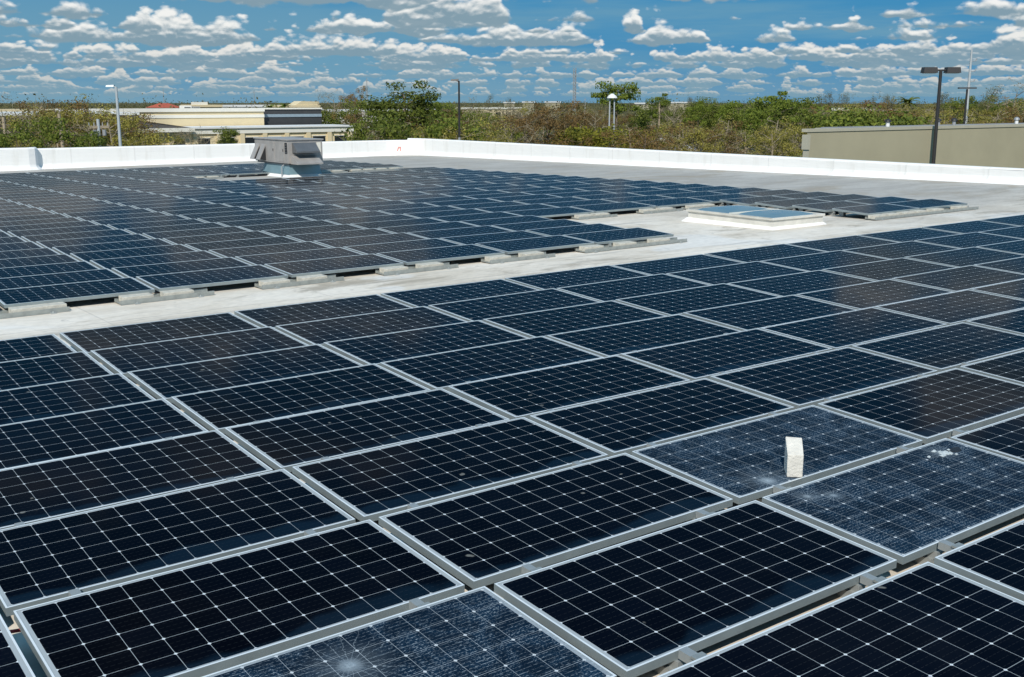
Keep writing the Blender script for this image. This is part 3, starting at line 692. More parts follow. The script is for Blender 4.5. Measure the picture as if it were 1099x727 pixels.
# grey glazed end block
G1 = x_(348); m_ = MB(); m_.box(W1+.02, G1, 1.2, 40, 0, zt); m_.obj('grey_block', M['greyw'], t)
m_ = MB(); m_.box(W1+.02, G1, 1.05, 1.2, zb2, zb1); m_.obj('grey_band', M['stripe'], t)
m_ = MB(); m_.box(W1+.02, G1+.1, 1.0, 1.3, zt, zt+.25); m_.obj('grey_coping', M['cream'], t)
# low canopy wing in front
yf = -9; ya = yb+yf
C0, C1 = xon(150, ya)-t.location.x, xon(379, ya)-t.location.x
zc1 = zy(137.5, 280, ya); zc0 = zy(143, 280, ya)
m_ = MB(); m_.box(C0, C1, yf, -.3, zc0, zc1); m_.obj('canopy', M['cream'], t)
m_ = MB(); m_.box(C0-.2, C1+.2, yf-.25, -.3, zc1, zc1+.25); m_.obj('canopy_roof', M['white'], t)
m_ = MB(); m_.box(C0, C1, yf+.30, -.35, 0, zc0); m_.obj('shopfront_wall', M['tan'], t)
for i in range(9):
    a = C0+(C1-C0)*(i+.12)/9; b = a+(C1-C0)*.062
    m_ = MB(); m_.box(a, b, yf+.22, yf+.29, .9, zc0-.7); f_ = m_.obj('shop_window', M['glass'], t)
    m_ = MB(); m_.box(a-.1, b+.1, yf+.19, yf+.29, zc0-.69, zc0-.58); m_.obj('frame', M['cream'], f_)
for i in range(10):
    a = C0+.3+(C1-C0-1.4)*i/9; m_ = MB(); m_.box(a, a+.8, yf+.03, yf+.28, 0, zc0-.003); m_.obj('pillar', M['tan'], t)
# brown hip roof on the canopy's left end
ra = xon(140, ya-1)-t.location.x; rb = xon(207, ya-1)-t.location.x; zr = zy(128.8, 170, yb); zr0 = zy(138, 170, ya)
m_ = MB(); m_.v = [(ra, yf-1, zr0), (rb, yf-1, zr0), (rb, -.26, zr0), (ra, -.26, zr0), (ra+4, -.5, zr), (rb-9.5, -.5, zr)]
m_.f = [[0, 1, 5, 4], [1, 2, 5], [3, 0, 4], [2, 3, 4, 5], [0, 3, 2, 1]]; m_.mi = [0]*5; m_.obj('hip_roof', M['shingle'], t)
m_ = MB(); m_.box(ra-.1, rb+.1, yf-1.15, yf-.98, zr0-.6, zr0+.05); m_.obj('gutter', M['cream'], t)
for i, (p0, p1, q) in enumerate(((197, 206, 113.5), (207, 215, 114.5))):
    y_ = yb+14; m_ = MB(); x0, x1 = xon(p0, y_), xon(p1, y_); z1 = zy(q, p0, y_)
    u = thing('roof_unit', ['white box unit on the shopping centre roof, nearer the red roof', 'pale grey box unit on the shopping centre roof, beside the cream block'][i], 'roof unit', (x0, y_, zt), 0, 'units on the shopping centre roof')
    m_.box(0, x1-x0, 0, 2, 0, z1-zt); m_.obj('cabinet', M['white'] if i == 0 else M['metal'], u, bevel=.03)
    m_ = MB(); m_.box(.2, x1-x0-.2, -.03, 0, .2, (z1-zt)*.6); m_.obj('grille', M['hvacd'], u)
# dark brown building at far left
yl = gat(40, 150).y; xl0, xl1 = xon(-60, yl), xon(146, yl)
t = thing('retail_building', 'dark brown low building with a pale roof edge behind trees, far left', 'building', (xl0, yl, 0))
zt2 = zy(121.5, 40, yl); m_ = MB(); m_.box(0, xl1-xl0, 0, 25, 0, zt2-.9); m_.obj('wall', M['brown'], t)
m_ = MB(); m_.box(-.3, xl1-xl0+.3, -.5, 25, zt2-.9, zt2-.35); m_.obj('fascia', M['shingle'], t)
m_ = MB(); m_.box(-.3, xl1-xl0+.3, -.55, 25, zt2-.35, zt2); m_.obj('roof_edge', M['white'], t)
for i in range(8):
    m_ = MB(); a = 2+i*(xl1-xl0-6)/7; m_.box(a, a+2.6, -.06, 0, .4, 2.9); m_.obj('window', M['glass'], t)
# distant buildings on the skyline
def block(name, px0, px1, ptop, depth, wm, rm, label, dep=20, win=6, raise_=None):
    y = gat((px0+px1)/2, depth).y; x0, x1 = xon(px0, y), xon(px1, y); z = zy(ptop, (px0+px1)/2, y)
    t = thing(name, label, 'building', (x0, y, 0)); L = x1-x0
    m_ = MB(); m_.box(0, L, 0, dep, 0, z-.5); m_.obj('wall', wm, t)
    m_ = MB(); m_.box(-.2, L+.2, -.2, dep+.2, z-.5, z); m_.obj('roof', rm, t)
    for i in range(win):
        a = L*(i+.25)/win; m_ = MB(); m_.box(a, a+L/win*.5, -.06, 0, max(.6, z-3.6), z-1.4); m_.obj('window', M['glass'], t)
    return t, L, z
t, L, z = block('warehouse', 506, 562, 115.5, 330, M['tan'], M['cream'], 'pale cream warehouse among brown trees, left of the lattice mast', 8, 5)
t, L, z = block('warehouse', 335, 470, 117.5, 290, M['cream'], M['white'], 'long white low building behind the big green tree', 6, 0)
t, L, z = block('commercial_block', 317, 343, 113.2, 260, M['tan'], M['tan'], 'cream block with a raised sloping parapet above the grey facade', 15, 0)
m_ = MB(); m_.v = [(0, 0, z), (L, 0, z), (L, 4, z), (0, 4, z), (L*.28, 0, z+.95), (L, 0, z+.85), (L, 4, z+.85), (L*.28, 4, z+.95)]; m_.f = [[0, 1, 5, 4], [1, 2, 6, 5], [2, 3, 7, 6], [3, 0, 4, 7], [4, 5, 6, 7]]; m_.mi = [0]*5; m_.obj('raised_parapet', M['tan'], t)
t, L, z = block('commercial_block', 216, 238, 112.6, 250, M['tan'], M['tan'], 'small cream block with a stepped top on the left skyline', 12, 0)
m_ = MB(); m_.box(0, L*.35, .2, 6, z, z+.6); m_.obj('stair_head', M['cream'], t)
t, L, z = block('house', 174, 194, 115.8, 250, M['cream'], M['cream'], 'distant house with a faded red roof on the left skyline', 10, 3)
m_ = MB(); m_.v = [(-.4, -.4, z), (L+.4, -.4, z), (L+.4, 10, z), (-.4, 10, z), (L*.3, 5, z+1.0), (L*.75, 5, z+1.0)]; m_.f = [[0, 1, 5, 4], [1, 2, 5], [2, 3, 4, 5], [3, 0, 4]]; m_.mi = [0]*4; m_.obj('red_roof', M['red'], t)
t, L, z = block('warehouse', 250, 312, 112.8, 300, M['cream'], M['white'], 'wide white roofed warehouse on the skyline behind the cream shops', 12, 0)
for i, (a, b, q, d, lab) in enumerate(((566, 573, 109, 420, 'tiny white gabled building on the skyline left of the lattice mast'), (546, 552, 109.5, 430, 'tiny white building on the skyline beside the cream warehouse'), (688, 700, 110.3, 380, 'small white building right of the tall pine'), (724, 742, 109.5, 400, 'white building on the skyline right of the small pine'),
                           (590, 601, 109.0, 450, 'flat white shed on the skyline touching the lattice mast'), (905, 930, 116, 230, 'cream building among trees above the beige wall'), (934, 962, 117, 240, 'low tan building with white trim left of the dark lamp'))):
    block('house', a, b, q, d, M['beige'], M['white'] if i < 5 else M['cream'], lab, 3, 0)

# ------------------------------------------------------------------ poles, lamps and masts
def pole_base(px, py, depth): p = at(px, py, depth); return Vector((p.x, p.y, 0)), p.z
def lateral(): return RT
# double-headed lamp in front of the beige wall
p = Vector((0, 0, 0)); r = ray(1003, 160); s = (by0-.42)/r.y; bp_ = Vector((r.x*s, r.y*s, 0)); top = ZC+(zy(75.5, 1009.5, bp_.y)-ZC)
t = thing('street_lamp', 'dark twin-headed parking lamp in front of the beige wall', 'street lamp', bp_)
m_ = MB(); m_.tube((0, 0, 0), (0, 0, top), .105, .075, 12); m_.obj('pole', M['poled'], t)
m_ = MB(); m_.tube((0, 0, 0), (0, 0, .7), .3, .3, 16); m_.obj('footing', M['conc'], t)
m_ = MB(); m_.tube(-RT*.55+Vector((0, 0, top)), RT*.55+Vector((0, 0, top)), .04, .04, 8); m_.obj('cross_arm', M['poled'], t)
for sgn in (-1, 1):
    m_ = MB(); c = RT*(sgn*.56)+Vector((0, 0, top)); a = RT*.34; f = FW*.26
    lo = [c-a-f-Vector((0, 0, .13)), c+a-f-Vector((0, 0, .13)), c+a+f-Vector((0, 0, .13)), c-a+f-Vector((0, 0, .13))]
    hi = [c-a*.92-f*.8+Vector((0, 0, .14)), c+a*.92-f*.8+Vector((0, 0, .14)), c+a*.92+f*.8+Vector((0, 0, .14)), c-a*.92+f*.8+Vector((0, 0, .14))]
    m_.hexa(lo+hi); h_ = m_.obj('lamp_head', M['poled'], t)
    m_ = MB(); m_.hexa([q-Vector((0, 0, .05)) for q in [c+(q-c)*.8-Vector((0, 0, .0)) for q in lo]]+[c+(q-c)*.85+Vector((0, 0, 0)) for q in lo]); m_.obj('lens', M['lens'], h_)
def lamp(px, ptop, depth, label, m0, m1, armpx, r0=.09):
    b, z = pole_base(px, ptop, depth); t = thing('street_lamp', label, 'street lamp', b)
    split = z*.62
    m_ = MB(); m_.tube((0, 0, 0), (0, 0, split), r0, r0*.85, 10, 0); m_.tube((0, 0, split), (0, 0, z), r0*.85, r0*.65, 10, 1); m_.obj('pole', [m1, m0], t)
    L = armpx/1173*depth; m_ = MB(); m_.tube((0, 0, z-.03), -RT*L+Vector((0, 0, z+.06)), .04, .035, 8); m_.obj('arm', m0, t)
    c = -RT*L+Vector((0, 0, z+.06)); a = RT*.28; f = FW*.14; m_ = MB()
    m_.hexa([c-a-f-Vector((0, 0, .06)), c+a-f-Vector((0, 0, .06)), c+a+f-Vector((0, 0, .06)), c-a+f-Vector((0, 0, .06)), c-a*.9-f*.7+Vector((0, 0, .06)), c+a-f*.7+Vector((0, 0, .08)), c+a+f*.7+Vector((0, 0, .08)), c-a*.9+f*.7+Vector((0, 0, .06))]); m_.obj('lamp_head', m0, t)
lamp(124.5, 93.5, 78, 'pale grey street lamp with a short arm behind the left parapet', M['polew'], M['polew'], 6, .13)
lamp(492.5, 87, 80, 'slim dark street lamp with grey lower shaft behind the parapet, centre-left', M['poled'], M['poleg'], 4.5, .10)
# T-shaped dark lamp
b, z = pole_base(1038, 96, 95); t = thing('street_lamp', 'dark T-shaped lamp standing before the tall grey utility pole', 'street lamp', b)
m_ = MB(); m_.tube((0, 0, 0), (0, 0, z), .10, .08, 10); m_.obj('pole', M['poled'], t)
for sgn in (-1, 1):
    m_ = MB(); c = RT*(sgn*.36)+Vector((0, 0, z+.04)); a = RT*.38; f = FW*.2; m_.hexa([c-a-f, c+a-f, c+a+f, c-a+f]+[q+Vector((0, 0, .12)) for q in (c-a-f*.8, c+a-f*.8, c+a+f*.8, c-a+f*.8)]); m_.obj('lamp_head', M['poled'], t)
# tall utility pole with insulator arms
b, z = pole_base(1043, 54, 150); t = thing('utility_pole', 'tall tapering pale grey utility pole with three short insulator arms', 'utility pole', b)
m_ = MB(); m_.tube((0, 0, 0), (0, 0, z), .30, .13, 12); m_.obj('pole', M['polew'], t)
for q in (66, 77, 88):
    zz = at(1043, q, 150).z; m_ = MB(); m_.tube((0, 0, zz), RT*.75+Vector((0, 0, zz+.08)), .05, .05, 6); m_.tube(RT*.6+Vector((0, 0, zz+.05)), RT*.75+Vector((0, 0, zz+.35)), .05, .09, 8); m_.obj('insulator_arm', M['metal'], t)
# lattice mast
b, z = pole_base(617, 73, 300); t = thing('lattice_mast', 'thin grey lattice mast rising above the brown scrub, right of centre', 'mast', b)
m_ = MB(); rr_ = .42; legs = [(rr_*cos(a), rr_*sin(a)) for a in (0, 2.094, 4.189)]
for x, y in legs: m_.tube((x, y, 0), (x, y, z), .10, .10, 5)
m_.obj('legs', M['poleg'], t); m_ = MB(); k = 0; zz = 0
while zz < z-.9:
    for i in range(3): a = legs[i]; c = legs[(i+1) % 3]; m_.tube((a[0], a[1], zz), (c[0], c[1], zz+.9), .05, .05, 4); m_.tube((a[0], a[1], zz+.9), (c[0], c[1], zz+.9), .02, .02, 4)
    zz += .9
m_.obj('bracing', M['poleg'], t)
# white capped twin pole
b, z = pole_base(657, 105, 130); t = thing('light_tower', 'pair of pale poles under a white domed cap beside the tall pine', 'light tower', b)
for sgn in (-1, 1): m_ = MB(); m_.tube(RT*(.32*sgn), RT*(.26*sgn)+Vector((0, 0, z)), .09, .08, 10); m_.obj('pole', M['polew'], t)
m_ = MB(); m_.tube((0, 0, z-.05), (0, 0, z+.18), .62, .5, 14); m_.tube((0, 0, z+.18), (0, 0, z+.45), .5, .12, 14); m_.obj('cap', M['white'], t)
m_ = MB(); m_.box(-.3, .5, -.3, .3, 2.2, 3.2); m_.obj('equipment_box', M['polew'], t)
# wooden poles
def wpole(px, ptop, depth, label, r0=.16, lean=0, arm=None, m=None):
    b, z = pole_base(px, ptop, depth); t = thing('utility_pole', label, 'utility pole', b)
    m_ = MB(); m_.tube((0, 0, 0), RT*lean+Vector((0, 0, z)), r0, r0*.7, 10); m_.obj('pole', m or M['wood'], t)
    if arm:
        m_ = MB(); m_.box(-arm, arm, -.08, .08, z-.7, z-.5); ca = m_.obj('cross_arm', M['wood'], t)
        for x in (-arm+.1, -arm*.4, arm*.4, arm-.1): m_ = MB(); m_.tube((x, 0, z-.5), (x, 0, z-.25), .05, .03, 6); m_.obj('insulator', M['metal'], ca)
    return t, b, z
wpole(708, 109, 165, 'slim bare wooden pole beneath the small pine right of centre', .15)
wpole(66.5, 122, 88, 'leaning tan wooden pole among brown trees at the left', .17, -.25)
wpole(3.5, 126, 84, 'pale wooden post at the extreme left edge', .15)
t, b, z = wpole(105, 128, 86, 'pale pole with a crossarm and grey transformer behind the left parapet', .17, 0, .8, M['polew'])
for x in (-.38, .34): m_ = MB(); m_.tube((x, -.25, z-1.25), (x, -.25, z-.8), .15, .15, 10); m_.obj('transformer', M['metal'], t)
wpole(60, 134, 100, 'short pale post between brown trees behind the left parapet', .12)
for px, q, d, lab in ((272.5, 97, 330, 'thin white mast above the white roofed warehouse'), (175, 95, 420, 'thin distant antenna mast above the red roofed house'), (393.5, 84, 260, 'slender dark mast beside the round brown tree'), (628, 105, 350, 'short thin pole just right of the lattice mast')):
    b, z = pole_base(px, q, d); t = thing('mast', lab, 'mast', b); m_ = MB(); m_.tube((0, 0, 0), (0, 0, z*.6), .16, .13, 6); m_.tube((0, 0, z*.6), (0, 0, z), .13, .07, 6); m_.obj('shaft', M['poleg'], t)
    m_ = MB(); m_.tube(-RT*.4+Vector((0, 0, z-.6)), RT*.4+Vector((0, 0, z-.6)), .05, .05, 5); m_.obj('crosspiece', M['poleg'], t)
wb = MB(); a = at(-10, 141, 86); c = at(150, 140.5, 86); N_ = 14
for k in range(N_):
    f0, f1 = k/N_, (k+1)/N_; s0, s1 = -.35*4*f0*(1-f0), -.35*4*f1*(1-f1)
    wb.tube(a.lerp(c, f0)+Vector((0, 0, s0)), a.lerp(c, f1)+Vector((0, 0, s1)), .018, .018, 4, caps=False)
tag(wb.obj('overhead_wire', M['wire']), 'thin overhead wire running behind the left parapet past the transformer pole', 'wire')

# ------------------------------------------------------------------ cars
def car(px, depth, colr, label, rz=0.):
    p = gat(px, depth); t = thing('parked_car', label, 'car', p, -YAW+rz, 'cars parked beyond the roof')
    body = mat('car paint', colr, .25, .1)
    def loft(sec, mt, name):
        m_ = MB()
        for (xa, wa, za0, za1), (xb, wb_, zb0, zb1) in zip(sec[:-1], sec[1:]):
            m_.hexa([(xa, -wa, za0), (xb, -wb_, zb0), (xb, wb_, zb0), (xa, wa, za0), (xa, -wa, za1), (xb, -wb_, zb1), (xb, wb_, zb1), (xa, wa, za1)])
        return m_.obj(name, mt, t)
    loft([(-2.2, .75, .35, .75), (-2.0, .85, .28, .88), (-1.0, .88, .25, .95), (.9, .88, .25, .92), (1.9, .84, .28, .80), (2.25, .72, .36, .62)], body, 'body')
    loft([(-1.9, .66, .9, .95), (-1.35, .68, .9, 1.40), (.35, .66, .9, 1.45), (1.15, .68, .88, .93)], body, 'cabin')
    m_ = MB(); m_.box(-1.2, .3, -.70, -.675, .98, 1.33); m_.obj('window', M['glass'], t)
    for x in (-1.35, 1.4):
        for y in (-.84, .84): m_ = MB(); m_.tube((x, y-.1, .32), (x, y+.1, .32), .32, .32, 14); m_.obj('wheel', M['tyre'], t)
car(737, 195, (.55, .57, .60), 'silver car parked beyond the right-centre parapet')
car(711, 250, (.6, .6, .6), 'white car farther off, left of the silver one')
car(600, 215, (.04, .05, .07), 'dark car behind the brown scrub below the lattice mast', .3)
car(470, 200, (.10, .11, .14), 'dark grey car half hidden under the scrub near the slim dark lamp', -.2)

# ------------------------------------------------------------------ trees
def limb_tree(seed, H, spread, nl, kind, leaf, nclump, nleaf, csz, lsz, trunk_r=.16, crown0=.35, bark=None, twigs=0, flat=.6):
    rr = random.Random(seed); tk = MB(); ends = []
    def seg(a, b, r0, r1, n=6): tk.tube(a, b, r0, r1, n, caps=False)
    p = Vector((0, 0, 0)); pts = [p]; nseg = 5
    for i in range(nseg):
        q = p+Vector((rr.gauss(0, .04*H/nseg*2), rr.gauss(0, .04*H/nseg*2), H*.88/nseg)); f0, f1 = i/nseg, (i+1)/nseg
        seg(p, q, trunk_r*(1-.8*f0), trunk_r*(1-.8*f1)); p = q; pts.append(q)
    ends.append(pts[-1])
    for i in range(nl):
        f = crown0+(1-crown0)*((i+rr.random())/nl)*.95; k = f*nseg; j = min(nseg-1, int(k)); base = pts[j].lerp(pts[j+1], k-j)
        a = i*2.4+rr.uniform(-.5, .5); L = spread*(1.15-.75*abs(f-.6)) * rr.uniform(.65, 1.1)
        mid = base+Vector((cos(a)*L*.5, sin(a)*L*.5, L*.28)); tip = base+Vector((cos(a)*L, sin(a)*L, L*rr.uniform(.25, .7)))
        tip.z = min(tip.z, H*1.0)
        r0 = trunk_r*.42*(1-f*.5); seg(base, mid, r0, r0*.65, 5); seg(mid, tip, r0*.65, r0*.2, 5); ends += [mid, tip]
        for q in range(3):
            b2 = mid.lerp(tip, rr.random()); t2 = b2+Vector((rr.gauss(0, 1), rr.gauss(0, 1), rr.gauss(.35, .5)))*L*.33; seg(b2, t2, r0*.35, r0*.12, 4); ends.append(t2)
    for q in range(twigs):
        b2 = rr.choice(ends); d = Vector((rr.gauss(0, 1), rr.gauss(0, 1), rr.gauss(.5, .7))).normalized()
        seg(b2, b2+d*rr.uniform(.4, 1.1)*spread*.3, .022, .008, 3)
    top_ = ends[0]; rr.shuffle(ends); ends.insert(0, top_)
    cr = MB()
    for i in range(nclump):
        c = rr.choice(ends) if i >= len(ends) else ends[i]; c = c+Vector((rr.gauss(0, .35), rr.gauss(0, .35), rr.gauss(0, .25)))*csz
        s = csz*rr.uniform(.5, 1.2)
        for k in range(nleaf):
            gz = [max(-1.35, min(1.35, rr.gauss(0, 1))) for _ in range(3)]; o = c+Vector((gz[0], gz[1], gz[2]*flat))*s*.5
            if o.z < .2: continue
            n = ((o-c)*(1.3/s)+Vector((rr.gauss(0, .4), rr.gauss(0, .4), rr.gauss(.3, .4)))).normalized(); u = n.orthogonal().normalized(); u = (u*cos(k)+n.cross(u)*sin(k)); v_ = n.cross(u)
            a = lsz*rr.uniform(.6, 1.3); b = a*rr.uniform(.35, .7)
            cr.face([o-u*a, o-v_*b, o+u*a, o+v_*b])
    return tk.mesh('trunk', bark or BARK), cr.mesh('crown', LF[leaf]), H
def palm_mesh(seed, H):
    rr = random.Random(seed); tk = MB(); p = Vector((0, 0, 0))
    for i in range(6): q = p+Vector((rr.gauss(0, .06), rr.gauss(0, .06), H*.86/6)); tk.tube(p, q, .17-.012*i, .16-.012*i, 7, caps=False); p = q
    cr = MB()
    for k in range(22):
        a = k*2.4; up = rr.uniform(-.3, 1.1); L = rr.uniform(1.3, 1.9); pr = p; d = Vector((cos(a), sin(a), up)).normalized()
        for s in range(5):
            nx_ = pr+d*L/5; d = (d+Vector((0, 0, -.22))).normalized(); sd_ = d.cross(Vector((0, 0, 1))).normalized()*(.28*(1-s/6))
            cr.face([pr-sd_+Vector((0, 0, -.08)), pr, nx_, nx_-sd_*.8+Vector((0, 0, -.08))]); cr.face([pr, pr+sd_+Vector((0, 0, -.08)), nx_+sd_*.8+Vector((0, 0, -.08)), nx_]); pr = nx_
    return tk.mesh('trunk', BARKL), cr.mesh('crown', LF['green']), H
TREES = {
 'big': [limb_tree(1, 11, 2.5, 12, 'b', 'green', 75, 110, 1.2, .14, .24, .30)],
 'pine': [limb_tree(s, 11, 2.3, 8, 'p', 'pine', 26, 150, 1.15, .135, .19, .60, flat=.45) for s in (3, 4)],
 'green': [limb_tree(s, 8.5, 2.6, 9, 'g', 'green', 40, 150, 1.05, .12, .18, .36) for s in (5, 6)],
 'olive': [limb_tree(s, 8.5, 2.9, 10, 'o', 'olive', 38, 110, 1.1, .09, .24, .28, BARKL, 110) for s in (7, 8, 9)],
 'brown': [limb_tree(s, 8.5, 2.9, 11, 'n', 'brown', 55, 110, 1.1, .09, .2, .20, BARK, 90) for s in (10, 11)],
 'bare': [limb_tree(s, 8.5, 2.8, 12, 'e', 'grey', 45, 40, 1.1, .06, .24, .22, BARKL, 260) for s in (12, 13, 14)],
 'snag': [limb_tree(s, 7.5, 1.5, 8, 's', 'grey', 5, 16, .8, .07, .20, .38, BARKL, 46) for s in (31, 32)],
 'thin': [limb_tree(s, 12, 1.5, 14, 't', 'far', 34, 60, .95, .09, .14, .35, BARK, 60, 1.2) for s in (15, 16)],
 'hedge': [limb_tree(s, 4.5, 2.2, 9, 'h', 'lime', 50, 80, 1.1, .11, .1, .1) for s in (17,)],
 'bush': [limb_tree(s, 5.0, 2.0, 9, 'h', 'green', 60, 80, 1.1, .11, .12, .12) for s in (18,)],
 'round': [limb_tree(s, 7.0, 1.6, 10, 'h', 'green', 60, 80, .9, .10, .12, .45) for s in (19,)],
 'palm': [palm_mesh(21, 8), palm_mesh(22, 9)],
}
KIND = {'pine': ('pine_tree', 'pine tree'), 'palm': ('palm_tree', 'palm tree'), 'hedge': ('shrub', 'shrub'), 'bush': ('shrub', 'shrub')}
pending = []
def tree(kind, px, top, depth, label=None, width=1.0, v=None): pending.append((kind, px, top, depth, label, width, v))
rt = random.Random(5)
tree('big', 435, 87, 118, 'large spreading green tree right of the round brown tree, tallest left of centre', 1.3)
tree('brown', 381, 94, 205, 'tall round-crowned brown tree left of the large green one', .62)
tree('bare', 358, 99, 230, 'thin leafless grey tree just left of the round brown tree', .8)
tree('thin', 457, 97, 170, 'dark slim tree just right of the large spreading green tree', .9)
tree('bush', 345, 119, 212, 'rounded green bush against the grey facade', 1.2)
tree('bush', 370, 121, 212, 'dense green bush below the round brown tree', 1.2)
tree('green', 407, 108, 140, 'green tree filling the gap below the round brown crown', 1.0)
tree('bush', 410, 128, 95, 'dark green bush low over the white parapet corner', 1.1)
tree('bush', 485, 129, 95, 'small green bush at the foot of the slim dark lamp', 1.0)
tree('green', 482, 111, 160, 'mid-green tree behind the slim dark lamp', .8)
tree('brown', 590, 111, 110, 'broad dark brown wind-burnt tree below the lattice mast', 1.25)
tree('brown', 565, 117, 105, 'dark brown wind-burnt tree left of the broad brown one', 1.0)
tree('brown', 607, 112, 125, 'dark brown tree touching the lattice mast on its left', .9)
tree('bush', 533, 135, 110, 'low green bush left of the dark brown trees', 1.0)
tree('hedge', 622, 139, 115, 'yellow-green hedge shrub under the lattice mast', 1.5)
tree('hedge', 640, 140, 118, 'yellow-green hedge shrub left of the capped twin poles', 1.5)
tree('hedge', 660, 142, 122, 'yellow-green hedge shrub right of the capped twin poles', 1.3)
tree('pine', 666, 79, 142, 'tall pine with tufted crown beside the white capped poles', 1.0, 0)
tree('pine', 709, 98, 165, 'small flat-topped pine right of the tall tufted pine', .85, 1)
tree('green', 690, 121, 125, 'green tree below the two pines', 1.0)
tree('pine', 832, 95, 120, 'broad green pine with layered crown left of the beige building', 1.15, 1)
tree('pine', 816, 108, 115, 'lower green pine left of the broad layered pine', .95, 0)
tree('green', 846, 106, 122, 'bushy green tree at the beige building\'s left corner', 1.1)
tree('green', 805, 112, 130, 'green tree left of the pair of broad pines', 1.0)
tree('round', 245, 134, 150, 'small round-crowned green tree in front of the cream shops', 1.1)
tree('bush', 918, 121, 110, 'dark green bush above the beige wall, left of the twin lamp', 1.6)
tree('bush', 935, 121, 112, 'second dark green bush above the beige wall, nearer the twin lamp', 1.4)
tree('palm', 976, 98.5, 190, 'leaning palm on the skyline left of the twin lamp', 1.0, 0)
tree('palm', 303, 106, 230, 'small palm above the grey facade', 1.0, 1)
tree('palm', 290, 108, 240, 'little palm beside the thin white mast', .9, 0)
for px, q in ((884, 96), (893, 93), (902, 94), (911, 98), (938, 98), (948, 95), (957, 96), (967, 99), (1008, 95), (1015, 94), (1020, 98)): tree('thin', px, q, 240, None, .8)
tree('thin', 1060, 84, 170, 'tall feathery grey tree right of the tall utility pole', .9, 0)
tree('bare', 1092, 88, 170, 'leafless grey-brown tree at the right edge of the skyline', .9)
for px, q in ((1067, 103), (1074, 107), (1085, 106), (1052, 106), (1030, 105)): tree('green', px, q, 190, None, .8)
for px, q in ((523, 97), (548, 101), (740, 99), (745, 101)): tree('thin', px, q, 300, None, .7)
# left group in front of the brown building
for px, q, k, d in ((14, 110, 'bare', 100), (28, 108, 'bare', 120), (40, 114, 'olive', 92), (52, 109, 'brown', 130), (75, 111, 'brown', 105), (88, 107, 'olive', 98), (101, 110, 'brown', 100), (116, 113, 'olive', 96), (131, 116, 'olive', 100), (82, 128, 'green', 80), (10, 130, 'green', 82), (62, 113, 'olive', 125), (140, 124, 'brown', 110), (150, 134, 'olive', 110), (172, 143, 'olive', 105)): tree(k, px, q, d, None, 1.0)
for px, q in ((186, 141), (204, 139), (214, 137)): tree('bare', px, q, 120, None, .8)
# scrub belt
def belt(x0, x1, n, top, kinds, d0, d1):
    for i in range(n):
        px = x0+(x1-x0)*(i+rt.uniform(.1, .9))/n; tree(rt.choice(kinds), px, top+rt.uniform(-3.5, 5), rt.uniform(d0, d1), None, rt.uniform(.95, 1.3))
belt(412, 555, 11, 121, ['olive', 'brown', 'bare', 'green', 'olive'], 95, 150)
belt(395, 560, 9, 132, ['bare', 'olive', 'bare', 'olive'], 85, 105)
belt(470, 640, 11, 114, ['brown', 'bare', 'olive', 'bare'], 160, 230)
belt(620, 860, 16, 120, ['olive', 'bare', 'brown', 'olive', 'bare', 'brown', 'green'], 130, 210)
belt(690, 860, 13, 132, ['bare', 'olive', 'bare', 'olive', 'brown'], 95, 125)
for px, q, k, d, wd_ in ((752, 106, 'pine', 150, .7), (770, 105, 'green', 165, .75), (786, 102, 'pine', 150, .8), (733, 110, 'green', 160, .7), (858, 104, 'pine', 170, .8), (880, 108, 'pine', 190, .8), (1045, 107, 'pine', 180, .8), (468, 104, 'pine', 175, .7), (512, 109, 'bare', 150, .8), (545, 108, 'bare', 170, .8), (640, 110, 'bare', 140, .7), (725, 106, 'bare', 150, .7)): tree(k, px, q, d, None, wd_)
belt(740, 870, 8, 115, ['green', 'olive', 'pine', 'olive'], 150, 220)
belt(862, 1110, 20, 113, ['olive', 'brown', 'bare', 'olive', 'bare'], 130, 210)
belt(865, 1100, 9, 110, ['green', 'olive', 'olive'], 200, 260)
for px, q, d in ((445, 118, 120), (508, 116, 110), (541, 120, 125), (678, 124, 105), (728, 117, 120), (779, 116, 108), (832, 114, 100), (20, 122, 100), (93, 121, 84)): tree('snag', px, q, d, None, 1.0)
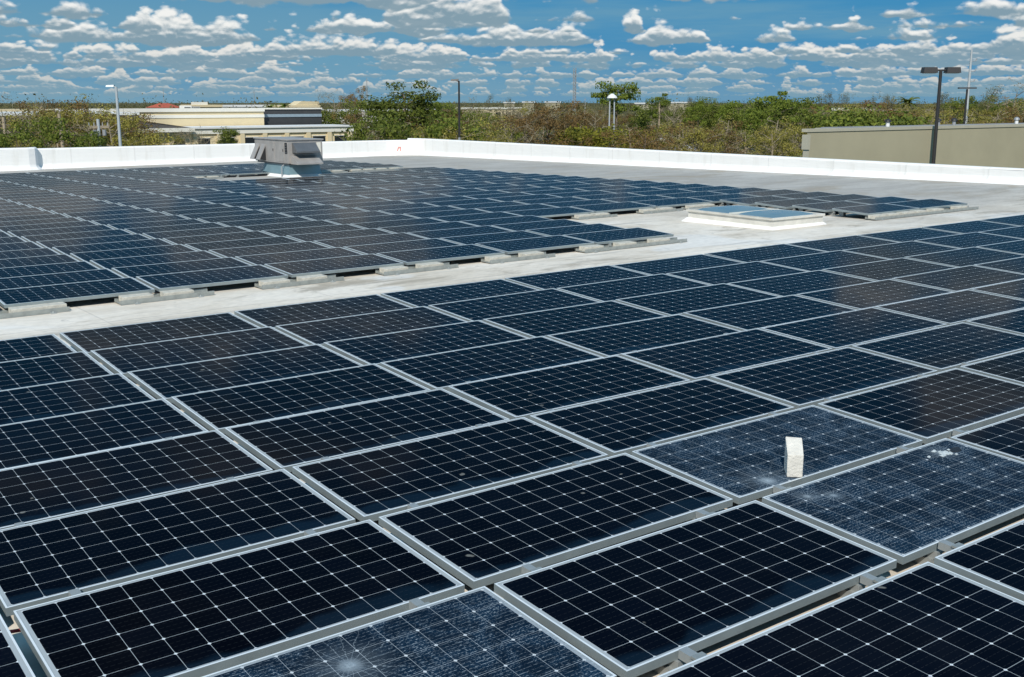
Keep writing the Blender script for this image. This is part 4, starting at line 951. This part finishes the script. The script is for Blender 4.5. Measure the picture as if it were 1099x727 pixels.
WORDS = {'olive': 'sparse olive tree', 'bare': 'leafless pale-branched tree', 'brown': 'wind-burnt brown tree', 'green': 'leafy green tree', 'thin': 'slim feathery skyline tree', 'pine': 'scrubby green pine', 'hedge': 'yellow-green low shrub', 'snag': 'pale leafless snag with bare limbs', 'bush': 'green bush'}
pending.sort(key=lambda a: a[1])
cnt = {}
for kind, px, top, depth, label, width, v in pending:
    arr = TREES[kind]; tm, cm, H = arr[v % len(arr) if v is not None else rt.randrange(len(arr))]
    p = at(px, top, depth); h = p.z
    if h < 1.5: h = 1.5
    nm, cat = KIND.get(kind, ('tree', 'tree'))
    if label is None:
        i = cnt[kind] = cnt.get(kind, -1)+1
        label = f'{WORDS[kind]} beyond the parapet, {nth(i)} of its kind from photo left'
    s = h/H*.97
    o = thing(nm, label, cat, (p.x, p.y, 0), rt.uniform(0, 6.28), 'trees and shrubs beyond the roof'); sw = s*width*(1.0 if s < 1.4 else .85); o.scale = (sw, sw, s)
    link('trunk', tm, o); link('crown', cm, o)
# far woods: one mass out to the horizon
rr = np.random.RandomState(4); N = 2600
azs = rr.uniform(-.62, .62, N); ds = 260+rr.rand(N)**1.3*900
V = []; F = []
for a, d in zip(azs, ds):
    base = FW*(d*cos(a))+RT*(d*sin(a)); h = rr.uniform(5.5, 9.2)+(rr.rand() < .05)*2.2
    for k in range(70):
        c = np.array([base.x, base.y, 0])+rr.normal(0, 1, 3)*np.array([2.4, 2.4, h*.22])+np.array([0, 0, h*.60]); c[2] = min(c[2], h)
        u = rr.normal(0, 1, 3); u /= np.linalg.norm(u); q = np.cross(u, rr.normal(0, 1, 3)); q /= np.linalg.norm(q); s = rr.uniform(.18, .42)
        i = len(V); V += [tuple(c-u*s), tuple(c-q*s*.6), tuple(c+u*s), tuple(c+q*s*.6)]; F.append((i, i+1, i+2, i+3))
me = bpy.data.meshes.new('distant_woods'); me.from_pydata(V, [], F); me.materials.append(LF['far'])
o = link('distant_woods', me); struct(o, 'stuff'); tag(o, 'low dull green and brown woods stretching to the horizon', 'woods')
